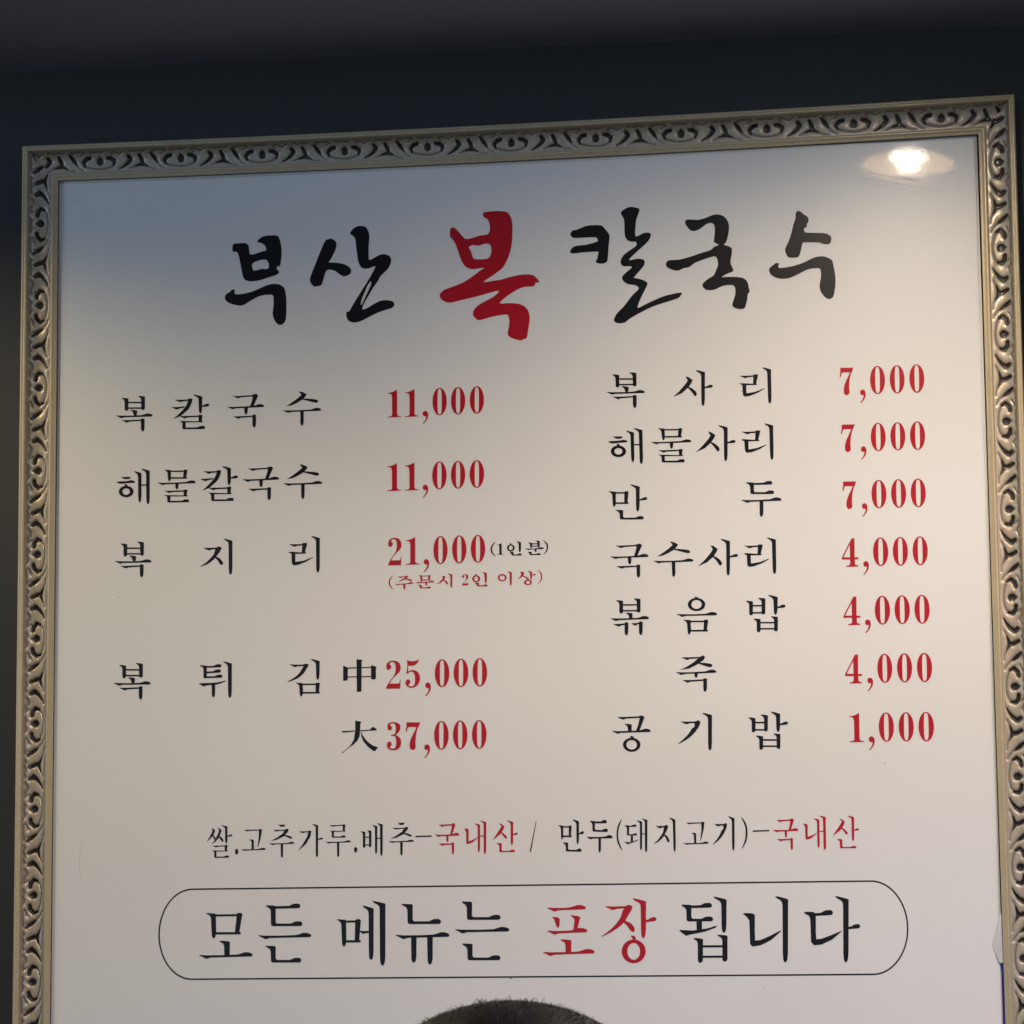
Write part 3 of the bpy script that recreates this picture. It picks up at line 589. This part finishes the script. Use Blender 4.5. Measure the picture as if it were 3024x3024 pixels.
  'C 185 560 205 510 270 495 370 452 470 440 570 443 610 480 668 555 672 610 662 700 655 800 650 860 632 905 560 920 500 900 520 860 530 800 533 770 450 772 330 780 200 793 187 760 210 720 270 695 380 685 520 645 520 610 500 590 400 592 250 600 210 590;C 810 285 870 235 930 213 985 220 1042 238 1035 290 1005 370 995 460 995 585 1080 545 1150 533 1185 550 1175 600 1130 665 1030 755 950 830 915 878 1000 860 1070 862 1108 885 1100 940 1040 1015 980 1085 985 1097 1060 1112 1142 1155 1120 1225 1070 1325 1018 1465 1100 1430 1250 1360 1380 1310 1560 1275 1550 1315 1520 1345 1420 1380 1260 1430 1120 1490 920 1600 870 1645 790 1658 740 1640 730 1605 770 1530 850 1450 910 1370 970 1295 1030 1240 1030 1210 990 1185 910 1175 850 1140 828 1100 845 1060 900 1010 950 965 920 950 850 952 815 920 815 870 850 810 930 750 1000 700 1008 660 985 645 920 642 875 600 860 540 858 430 850 360'),
 't_guk': ((0.079714, -0.003554, -0.00158, -0.0811, -15.007, 74.23),
  'C -75 400 -35 368 80 375 170 355 270 315 330 308 400 325 450 375 475 450 468 540 450 620 430 665 408 682 440 695 490 712 512 745 505 820 492 910 527 990 515 1020 450 1045 385 1085 460 1083 570 1085 650 1098 700 1140 718 1210 730 1270 708 1290 700 1360 680 1440 660 1475 590 1480 515 1445 530 1370 552 1300 550 1220 520 1185 440 1185 370 1205 290 1243 190 1243 145 1190 165 1150 220 1105 285 1065 310 1010 335 950 335 890 310 830 240 840 210 850 150 870 60 905 30 925 -30 965 -90 975 -160 1008 -240 990 -302 955 -305 905 -265 875 -140 868 20 825 100 795 220 760 260 740 290 710 348 685 290 655 288 630 297 540 298 470 280 425 240 412 190 430 130 475 60 510 0 508 -45 460'),
 't_su': ((0.078892, -0.00354, -0.001879, -0.080717, -107.071, 70.757),
  'C 1302 285 1345 262 1400 305 1450 340 1462 385 1440 430 1440 460 1405 485 1415 525 1450 535 1640 540 1710 560 1743 595 1738 650 1710 678 1640 675 1590 657 1420 655 1385 670 1370 740 1350 810 1320 840 1220 843 1185 800 1170 740 1210 650 1250 530 1270 440 1298 360;C 970 1000 985 965 1030 930 1050 912 1095 915 1085 950 1100 972 1180 965 1280 945 1400 905 1500 855 1570 833 1640 828 1700 845 1755 880 1770 950 1790 1050 1795 1150 1785 1250 1765 1330 1715 1357 1660 1330 1610 1260 1597 1190 1612 1110 1615 1030 1600 980 1540 975 1450 990 1350 1040 1230 1095 1130 1107 1050 1090 990 1050'),
}
TEXT = [
 ('title_text', 'black brush lettering on the left of the headline', 'black', [('t_bu', 1.0, 1.0, -739.304, 647.819), ('t_san', 1.0, 1.0, -639.693, 650.136)]),
 ('title_text', 'large red brush character in the middle of the headline', 'red', [('t_bok', 1.0, 1.0, -499.734, 641.892)]),
 ('title_text', 'black brush lettering on the right of the headline', 'black', [('t_kal', 1.0, 1.0, -362.472, 647.313), ('t_guk', 1.0, 1.0, -281.401, 645.947), ('t_su', 1.0, 1.0, -188.385, 648.991)]),
 ('dish_name', '', 'black', [('bok', 1.0, 1.0, -865.107, 516.276), ('kal', 1.0, 1.0, -806.607, 515.997), ('guk', 1.0, 1.0, -749.241, 514.884), ('su', 1.0, 1.0, -691.334, 515.291)]),
 ('dish_name', '', 'black', [('hae', 1.0, 1.0, -866.139, 441.808), ('mul', 1.0, 1.0, -820.444, 441.168), ('kal', 0.994, 1.001, -776.545, 441.91), ('guk', 0.987, 0.992, -733.594, 440.695), ('su', 1.006, 1.008, -690.498, 441.306)]),
 ('dish_name', '', 'black', [('bok', 0.996, 0.991, -865.189, 367.834), ('ji', 1.0, 1.0, -779.326, 368.038), ('ri', 1.0, 1.0, -689.281, 367.803)]),
 ('dish_name', '', 'black', [('bok', 0.998, 1.003, -865.456, 245.191), ('twi', 1.0, 1.0, -779.801, 244.915), ('gim', 1.0, 1.0, -689.811, 244.867)]),
 ('size_mark', '', 'black', [('jung', 1.0, 1.0, -632.951, 245.935)]),
 ('size_mark', '', 'black', [('dae', 1.0, 1.0, -633.236, 185.554)]),
 ('dish_name', '', 'black', [('bok', 0.985, 0.982, -364.312, 521.174), ('sa', 1.0, 1.0, -298.058, 520.848), ('ri', 0.981, 0.983, -236.646, 520.823)]),
 ('dish_name', '', 'black', [('hae', 0.99, 0.991, -365.643, 465.336), ('mul', 1.004, 1.023, -320.079, 465.011), ('sa', 0.995, 0.997, -276.765, 465.212), ('ri', 0.978, 0.983, -235.735, 465.175)]),
 ('dish_name', '', 'black', [('man', 1.0, 1.0, -363.794, 409.966), ('du', 1.0, 1.0, -232.997, 408.87)]),
 ('dish_name', '', 'black', [('guk', 0.994, 0.977, -363.211, 351.98), ('su', 1.0, 0.999, -319.996, 352.475), ('sa', 0.99, 1.006, -276.561, 352.893), ('ri', 0.986, 0.975, -235.636, 353.016)]),
 ('dish_name', '', 'black', [('bokk', 1.0, 1.0, -363.749, 296.949), ('eum', 1.0, 1.0, -297.966, 296.618), ('bap', 1.0, 1.0, -230.969, 296.797)]),
 ('dish_name', '', 'black', [('juk', 1.0, 1.0, -299.722, 239.936)]),
 ('dish_name', '', 'black', [('gong', 1.0, 1.0, -363.718, 183.17), ('gi', 1.0, 1.0, -301.936, 183.622), ('bap', 0.994, 1.011, -230.92, 183.466)]),
 ('price', '', 'red', [('1', 1.032, 1.012, -596.946, 516.85), ('1', 1.02, 1.016, -579.215, 516.821), (',', 1.018, 0.971, -565.476, 501.77), ('0', 0.996, 1.008, -550.992, 517.168), ('0', 0.994, 1.009, -532.343, 517.208), ('0', 0.988, 1.006, -513.412, 517.376)]),
 ('price', '', 'red', [('1', 1.029, 1.012, -597.437, 442.708), ('1', 1.022, 1.016, -579.798, 442.749), (',', 1.015, 0.986, -565.929, 427.424), ('0', 1.003, 1.014, -551.705, 442.826), ('0', 0.991, 1.008, -532.905, 442.826), ('0', 0.999, 1.012, -514.0, 442.961)]),
 ('price', '', 'red', [('2', 0.924, 0.991, -597.591, 367.882), ('1', 1.0, 1.0, -579.328, 368.279), (',', 1.012, 0.973, -565.393, 353.183), ('0', 0.982, 1.013, -551.123, 368.248), ('0', 0.993, 1.012, -532.26, 368.324), ('0', 0.991, 1.004, -513.526, 368.403)]),
 ('price', '', 'red', [('2', 1.0, 1.0, -599.546, 245.747), ('5', 1.0, 1.0, -579.815, 246.365), (',', 1.0, 1.0, -564.474, 230.792), ('0', 1.0, 1.0, -550.381, 246.177), ('0', 1.01, 1.01, -531.472, 246.178), ('0', 1.008, 1.015, -512.685, 246.263)]),
 ('price', '', 'red', [('3', 1.0, 1.0, -598.895, 185.37), ('7', 1.0, 1.0, -579.455, 185.281), (',', 1.029, 0.985, -565.813, 170.051), ('0', 0.997, 1.021, -551.498, 185.292), ('0', 0.995, 1.02, -532.723, 185.351), ('0', 0.999, 1.022, -513.769, 185.364)]),
 ('price', '', 'red', [('7', 0.932, 1.001, -147.175, 521.974), (',', 0.992, 0.986, -132.183, 506.533), ('0', 0.998, 1.013, -117.694, 521.984), ('0', 0.991, 1.012, -98.765, 521.94), ('0', 0.994, 1.016, -79.804, 522.032)]),
 ('price', '', 'red', [('7', 0.929, 0.997, -147.257, 465.971), (',', 0.964, 0.992, -132.84, 450.725), ('0', 0.996, 1.008, -118.462, 465.943), ('0', 0.989, 1.005, -99.58, 465.922), ('0', 1.001, 1.019, -80.602, 465.931)]),
 ('price', '', 'red', [('7', 0.927, 0.998, -147.207, 409.972), (',', 0.962, 0.987, -133.233, 394.914), ('0', 0.993, 1.008, -119.229, 410.045), ('0', 1.0, 1.012, -100.294, 410.043), ('0', 0.998, 1.011, -81.467, 409.975)]),
 ('price', '', 'red', [('4', 1.0, 1.0, -148.546, 353.822), (',', 0.959, 0.983, -133.308, 338.528), ('0', 1.009, 1.008, -118.999, 353.823), ('0', 0.998, 1.015, -100.117, 353.708), ('0', 1.0, 1.014, -81.172, 353.693)]),
 ('price', '', 'red', [('4', 1.01, 1.001, -148.158, 297.217), (',', 0.981, 0.978, -132.993, 281.974), ('0', 1.006, 1.011, -118.789, 297.137), ('0', 1.004, 1.01, -99.889, 297.113), ('0', 1.002, 1.009, -80.963, 297.02)]),
 ('price', '', 'red', [('4', 1.004, 1.011, -148.025, 241.045), (',', 0.991, 0.977, -132.22, 225.822), ('0', 0.98, 1.017, -118.002, 241.045), ('0', 0.991, 1.016, -99.141, 241.062), ('0', 0.995, 1.018, -80.185, 241.03)]),
 ('price', '', 'red', [('1', 1.015, 1.015, -146.427, 184.732), (',', 1.021, 0.993, -132.213, 169.383), ('0', 0.996, 1.015, -117.985, 184.665), ('0', 0.994, 1.01, -99.089, 184.511), ('0', 1.011, 1.019, -80.101, 184.265)]),
 ('portion_note', 'small black note in brackets after the third price', 'black', [('(', 1.0, 1.0, -498.388, 367.517), ('1', 0.468, 0.413, -491.105, 367.579), ('in', 1.0, 1.0, -477.202, 367.738), ('bun', 1.0, 1.0, -456.921, 367.539), (')', 1.0, 1.0, -445.856, 367.823)]),
 ('portion_note', 'small red note in brackets under the third price', 'red', [('(', 0.875, 0.968, -601.224, 337.409), ('ju', 1.0, 1.0, -588.016, 336.905), ('mun', 1.0, 1.0, -567.086, 337.227), ('si', 1.0, 1.0, -547.318, 337.677), ('2', 0.432, 0.398, -526.688, 337.912), ('in', 1.059, 1.007, -511.846, 338.104), ('i', 1.0, 1.0, -486.958, 338.132), ('sang', 1.0, 1.0, -465.475, 338.148), (')', 0.887, 0.959, -451.818, 338.706)]),
 ('origin_note', '', 'black', [('ssal', 1.0, 1.0, -775.13, 84.86), ('.', 1.0, 1.0, -757.655, 74.692), ('go', 1.0, 1.0, -740.472, 85.927), ('chu', 1.0, 1.0, -711.982, 84.608), ('ga', 1.0, 1.0, -683.394, 84.492), ('ru', 1.0, 1.0, -655.155, 83.953), ('.', 0.935, 1.001, -637.688, 74.862), ('bae', 1.0, 1.0, -621.675, 84.665), ('chu', 0.994, 0.981, -592.094, 84.932), ('-', 1.0, 1.0, -569.912, 87.033)]),
 ('origin_note', '', 'red', [('guk', 0.634, 0.887, -546.237, 84.171), ('nae', 1.0, 1.0, -518.522, 85.195), ('san', 1.0, 1.0, -489.231, 85.869)]),
 ('origin_note', '', 'black', [('/', 1.0, 1.0, -461.505, 85.417), ('man', 0.653, 0.896, -424.098, 85.638), ('du', 0.645, 0.892, -396.277, 84.562), ('(', 1.082, 2.1, -377.117, 85.714), ('dwae', 1.0, 1.0, -360.924, 84.901), ('ji', 0.632, 0.896, -332.94, 85.16), ('go', 0.991, 1.025, -302.722, 86.095), ('gi', 0.634, 0.901, -276.011, 85.448), (')', 1.251, 2.148, -255.982, 85.896), ('-', 0.996, 1.044, -240.014, 87.474)]),
 ('origin_note', '', 'red', [('guk', 0.638, 0.88, -216.408, 83.845), ('nae', 0.995, 1.006, -188.752, 84.881), ('san', 1.012, 1.012, -159.215, 85.244)]),
 ('takeaway_notice', '', 'black', [('mo', 1.0, 1.0, -768.138, -7.305), ('deun', 1.0, 1.0, -708.831, -5.349), ('me', 1.0, 1.0, -632.389, -6.283), ('nyu', 1.0, 1.0, -571.379, -7.532), ('neun', 1.0, 1.0, -512.399, -4.896)]),
 ('takeaway_notice', '', 'red', [('po', 1.0, 1.0, -427.93, -5.345), ('jang', 1.0, 1.0, -369.15, -6.268)]),
 ('takeaway_notice', '', 'black', [('dwaep', 1.0, 1.0, -297.241, -6.018), ('ni', 1.0, 1.0, -237.284, -6.207), ('da', 1.0, 1.0, -174.281, -6.71)]),
]

# ------------------------------------------------------------------ lettering (flat print on the sheet)
def area2(p): return sum(p[i-1][0]*p[i][1] - p[i][0]*p[i-1][1] for i in range(len(p)))
def union_tris(polys, holes, eps):
    vs, fs = [], []
    for p in polys + holes:
        q = p if area2(p) > 0 else p[::-1]
        b = len(vs); vs += [Vector(c) for c in q]; fs.append(list(range(b, b+len(q))))
    nsolid = len(polys)
    V, E_, F, _, _, orig = delaunay_2d_cdt(vs, [], fs, 0, eps)
    return V, [tuple(f) for f, o in zip(F, orig) if o and not any(k >= nsolid for k in o)]
CACHE = {}
def glyph(name):
    if name in CACHE: return CACHE[name]
    A, src = GLYPHS[name]
    polys, holes, u = [], [], 50.0
    for cmd in src.split(';'):
        t = cmd.split()
        if t[0] == 'u': u = float(t[1]); continue
        args = [float(q) for q in t[1:]]
        if t[0] == 'X': holes += g_C(u, *args)
        else: polys += globals()['g_' + t[0]](u, *args)
    T = lambda p: (p[0]*A[0] + p[1]*A[2] + A[4], p[0]*A[1] + p[1]*A[3] + A[5])
    polys = [[T(p) for p in q] for q in polys]; holes = [[T(p) for p in q] for q in holes]
    CACHE[name] = union_tris(polys, holes, 1e-4)
    return CACHE[name]
LIFT = -.00025
MATS = {'black': M_black, 'red': M_red}
def write_text(name, label, colour, items):
    """one line of print: an Empty at its lower left with every character as a mesh of its own"""
    x0 = min(it[3] for it in items)*MM; z0 = EYE + min(it[4] for it in items)*MM
    line = empty(name, Vector((x0, 0, z0)) - wloc(board)); line.parent = board
    if label: line['label'] = label
    for g, sx, sy, tx, ty in items:
        V, F = glyph(g)
        vs = [((p[0]*sx+tx)*MM, LIFT, EYE + (p[1]*sy+ty)*MM) for p in V]
        nm = {'.': 'full_stop', ',': 'comma', '-': 'dash', '/': 'slash', '(': 'bracket', ')': 'bracket'}.get(g, 'digit' if g in '0123456789' else 'character')
        mesh(nm, vs, F, MATS[colour], line)
for kind, label, colour, items in TEXT: write_text(kind, label, colour, items)
# rounded outline round the takeaway notice
def rounded(x0, x1, z0, z1, r, n=20):
    pts = []
    for cx, cz, a0 in ((x1-r[1], z1-r[0], 0), (x0+r[1], z1-r[0], 90), (x0+r[1], z0+r[0], 180), (x1-r[1], z0+r[0], 270)):
        for i in range(n+1):
            a = math.radians(a0 + 90*i/n); pts.append((cx + r[1]*math.cos(a), cz + r[0]*math.sin(a)))
    return pts
h = .68
O = rounded(-836.9, -102.2, -50.1, 39.1, (44.6, 34.5)); I_ = rounded(-836.9+2*h, -102.2-2*h, -50.1+2*h, 39.1-2*h, (44.6-2*h, 34.5-2*h))
vs = [(x*MM, LIFT, EYE+z*MM) for x, z in O+I_]; k = len(O)
mesh('notice_outline', vs, [(i, (i+1) % k, k+(i+1) % k, k+i)[::-1] for i in range(k)], M_black, board)
# specks and hairline scratches on the print
def speck(x, z, rx, rz, m=M_black):
    vs = [(x*MM + rx*MM*math.cos(t), LIFT*.8, EYE + z*MM + rz*MM*math.sin(t)) for t in [2*math.pi*i/8 for i in range(8)]]
    return vs, [tuple(range(8))]
vs, fs = [], []
for x, z, a, c in ((-927.7, 740.6, 1.0, .6), (-484.6, -50.9, 1.2, .5), (-250, 516, .8, .5), (-240, -61, .6, .4), (-120, 150, .6, .5), (-560, -140, .7, .5), (-880, 330, .5, .5), (-330, 600, .4, .4)):
    v, f = speck(x, z, a, c); b = len(vs); vs += v; fs += [tuple(b+q for q in f[0])]
mesh('dirt_speck', vs, fs, mat('speck', (.12, .11, .12), .5), sheet, kind='stuff')
M_scr = mat('scratch', (.66, .63, .59), .4)
def scratch(pts, w):
    vs, fs = [], []
    for i, (x, z) in enumerate(pts):
        x2, z2 = pts[min(i+1, len(pts)-1)]; x1, z1 = pts[max(i-1, 0)]
        d = math.hypot(x2-x1, z2-z1) or 1; nx, nz = -(z2-z1)/d*w/2, (x2-x1)/d*w/2
        vs += [((x+nx)*MM, LIFT*.8, EYE+(z+nz)*MM), ((x-nx)*MM, LIFT*.8, EYE+(z-nz)*MM)]
    for i in range(len(pts)-1): fs.append((2*i, 2*i+1, 2*i+3, 2*i+2))
    mesh('scratch', vs, fs, M_scr, sheet)
scratch([(-916.1, 85.2), (-917.0, 78), (-918.7, 68.4), (-918.2, 60), (-916.4, 48.3)], .45)
scratch([(-130, 724), (-105, 719), (-84, 714.5), (-70, 711), (-50, 706)], .55)
scratch([(-122, 729.5), (-100, 724), (-88, 720.5), (-70, 718.0)], .5)
scratch([(-88, 722.2), (-80, 720.6), (-78, 719.4)], 1.3)
scratch([(-132, 719.0), (-110, 716), (-90, 711), (-66, 703.5), (-58, 702)], .4)
# loose corner of clear film lifting at the lower right
v = [(-.0156, -.0002, EYE+.0095), (-.0244, -.0003, EYE-.0225), (-.0176, -.0022, EYE-.0400), (-.0146, -.0030, EYE-.0392), (-.0146, -.0012, EYE+.0040), (-.0178, -.0016, EYE-.0180)]
mesh('loose_film', v, [(0, 1, 5), (1, 2, 5), (2, 3, 5), (3, 4, 5), (4, 0, 5)], M_film, sheet)

# ------------------------------------------------------------------ person whose crown shows at the bottom edge
ax = Vector((13/9000, -(2938-1512)/9000, -1)); d_ = (B @ R) @ ax
HR = .104                                  # half width of the hair
apex = Vector((0, -2.94, EYE)) + d_ * 1.64 + Vector((-.004, 0, .0062))
HC = apex - Vector((0, 0, .112))           # centre of the skull
person = empty('person', (HC.x, HC.y + .02, 0), 'person with short dark brown hair, crown of the head in view below the menu board', 'person')
def blob(name, rings, n, m, parent, sub=1):
    vs, fs = [], []
    for (cx, cy, cz, rx, ry) in rings:
        for i in range(n): a = 2*math.pi*i/n; vs.append((cx+rx*math.cos(a), cy+ry*math.sin(a), cz))
    for k in range(len(rings)-1):
        for i in range(n): j = (i+1) % n; fs.append((k*n+i, k*n+j, (k+1)*n+j, (k+1)*n+i))
    fs += [tuple(range(n))[::-1], tuple((len(rings)-1)*n+i for i in range(n))]
    o = mesh(name, vs, fs, m, parent, True)
    md = o.modifiers.new('s', 'SUBSURF'); md.levels = md.render_levels = sub
    return o
M_skin = mat('skin', (.52, .33, .24), .5)
M_scalp = mat('scalp_hair', (.006, .004, .003), .7, spec=.1)
M_cloth = mat('dark_knit', (.04, .045, .06), .85)
hx, hy, hz = HC
bx, by = hx, hy + .01
# one continuous body: seated torso, shoulders, neck, head (the face looks towards the board, +y)
blob('body', [(bx, by, hz-.92, .17, .13), (bx, by, hz-.80, .175, .125), (bx, by, hz-.60, .16, .11), (bx, by, hz-.40, .185, .115), (bx, by, hz-.29, .205, .105), (bx, by, hz-.235, .17, .085),
     (bx, by+.0, hz-.205, .085, .065), (bx, by, hz-.175, .056, .058), (bx, hy+.012, hz-.125, .054, .062), (bx, hy+.024, hz-.098, .062, .080), (bx, hy+.012, hz-.055, .074, .096), (bx, hy, hz, .080, .100),
     (bx, hy, hz+.045, .074, .094), (bx, hy, hz+.078, .050, .066), (bx, hy, hz+.092, .015, .02)], 20, M_skin, person, 2)
blob('sweater', [(bx, by, hz-.93, .178, .138), (bx, by, hz-.80, .185, .135), (bx, by, hz-.60, .172, .122), (bx, by, hz-.40, .20, .128), (bx, by, hz-.285, .222, .118), (bx, by, hz-.228, .18, .096),
     (bx, by, hz-.196, .092, .076), (bx, by, hz-.184, .070, .070)], 20, M_cloth, person, 2)
for s in (-1, 1):
    vs = []; fs = []
    armp = [(bx+s*.20, by, hz-.27, .060), (bx+s*.245, by+.01, hz-.36, .055), (bx+s*.26, by+.03, hz-.52, .046), (bx+s*.24, by+.14, hz-.60, .042), (bx+s*.19, by+.27, hz-.585, .033)]
    for px, py, pz, r in armp:
        for i in range(12): a = 2*math.pi*i/12; vs.append((px+r*math.cos(a), py+r*math.sin(a)*.9, pz+r*math.sin(a)*.5))
    for k_ in range(4):
        for i in range(12): j = (i+1) % 12; fs.append((k_*12+i, k_*12+j, (k_+1)*12+j, (k_+1)*12+i))
    fs += [tuple(range(12))[::-1], tuple(48+i for i in range(12))]
    o = mesh('sleeve', vs, fs, M_cloth, person, True); md = o.modifiers.new('s', 'SUBSURF'); md.levels = md.render_levels = 1
    vs, fs = [], []
    for q in range(9):
        for i in range(8):
            a = 2*math.pi*i/8; r = math.sin(math.pi*q/8)
            vs.append((bx+s*.081+s*.009*r*math.cos(a), hy+.0+.017*r*math.sin(a), hz-.055+.03*math.cos(math.pi*q/8)))
    for q in range(8):
        for i in range(8): j = (i+1) % 8; fs.append((q*8+i, q*8+j, q*8+8+j, q*8+8+i))
    mesh('ear', vs, fs, M_skin, person, True)
# hair: a dark cap plus many short strands combed away from the crown
cap = []
for q in range(19):
    th = math.radians(6*q)
    cap.append((hx, hy-.008*(q/18), hz+.004+.098*math.cos(th), max(.0985*math.sin(th), .001), max(.1100*math.sin(th), .001)))
blob('hair_cap', cap[::-1], 32, M_scalp, person, 1)
M_hair = mat('brown_hair', (.030, .019, .013), .42)
bsdf(M_hair).inputs['Specular IOR Level'].default_value = .12
hn = N(M_hair, 'ShaderNodeTexNoise', Scale=60.0, Detail=3.0); L(M_hair, coords(M_hair), hn.inputs['Vector'])
hm = N(M_hair, 'ShaderNodeMix', data_type='RGBA'); L(M_hair, hn.outputs['Fac'], hm.inputs['Factor'])
hm.inputs['A'].default_value = (.003, .0022, .0018, 1); hm.inputs['B'].default_value = (.0085, .005, .0034, 1)
L(M_hair, hm.outputs['Result'], bsdf(M_hair).inputs['Base Color'])
vs, fs = [], []
crown = Vector((.012, -.100, .035))
for s in range(20000):
    th = math.acos(1 - random.random()*1.12); ph = random.random()*2*math.pi
    nrm = Vector((math.sin(th)*math.cos(ph), math.sin(th)*math.sin(ph), math.cos(th)))
    p = Vector((hx+.0980*nrm.x, hy+.1095*nrm.y, hz+.004+.0975*nrm.z))
    flow = Vector((nrm.x*.098, nrm.y*.1095, nrm.z*.09)) - crown
    flow = (flow - nrm*flow.dot(nrm)); flow = flow.normalized() if flow.length > 1e-4 else Vector((1, 0, 0))
    clump = .5*math.sin(ph*9 + th*7) + .5*math.sin(ph*23 - th*11)
    side = nrm.cross(flow)
    dirv = (flow + side*(.09*clump + random.gauss(0, .10))).normalized()
    ln = random.uniform(.018, .036); lift = random.uniform(.0, .13) + (.18 if random.random() < .06 else 0)
    wd = random.uniform(.00016, .00032)
    b0 = len(vs)
    for k_ in range(4):
        t = k_/3
        c = p + dirv*ln*t + nrm*(.0015 + ln*lift*math.sin(t*1.9)*.55 - ln*.30*t*t)
        sd = dirv.cross(nrm).normalized()*wd*(1-t*.8) + nrm*wd*.3*(1-t)
        vs += [tuple(c+sd), tuple(c-sd)]
    for k_ in range(3): fs.append((b0+2*k_, b0+2*k_+1, b0+2*k_+3, b0+2*k_+2))
mesh('hair', vs, np.array(fs), M_hair, person, False)
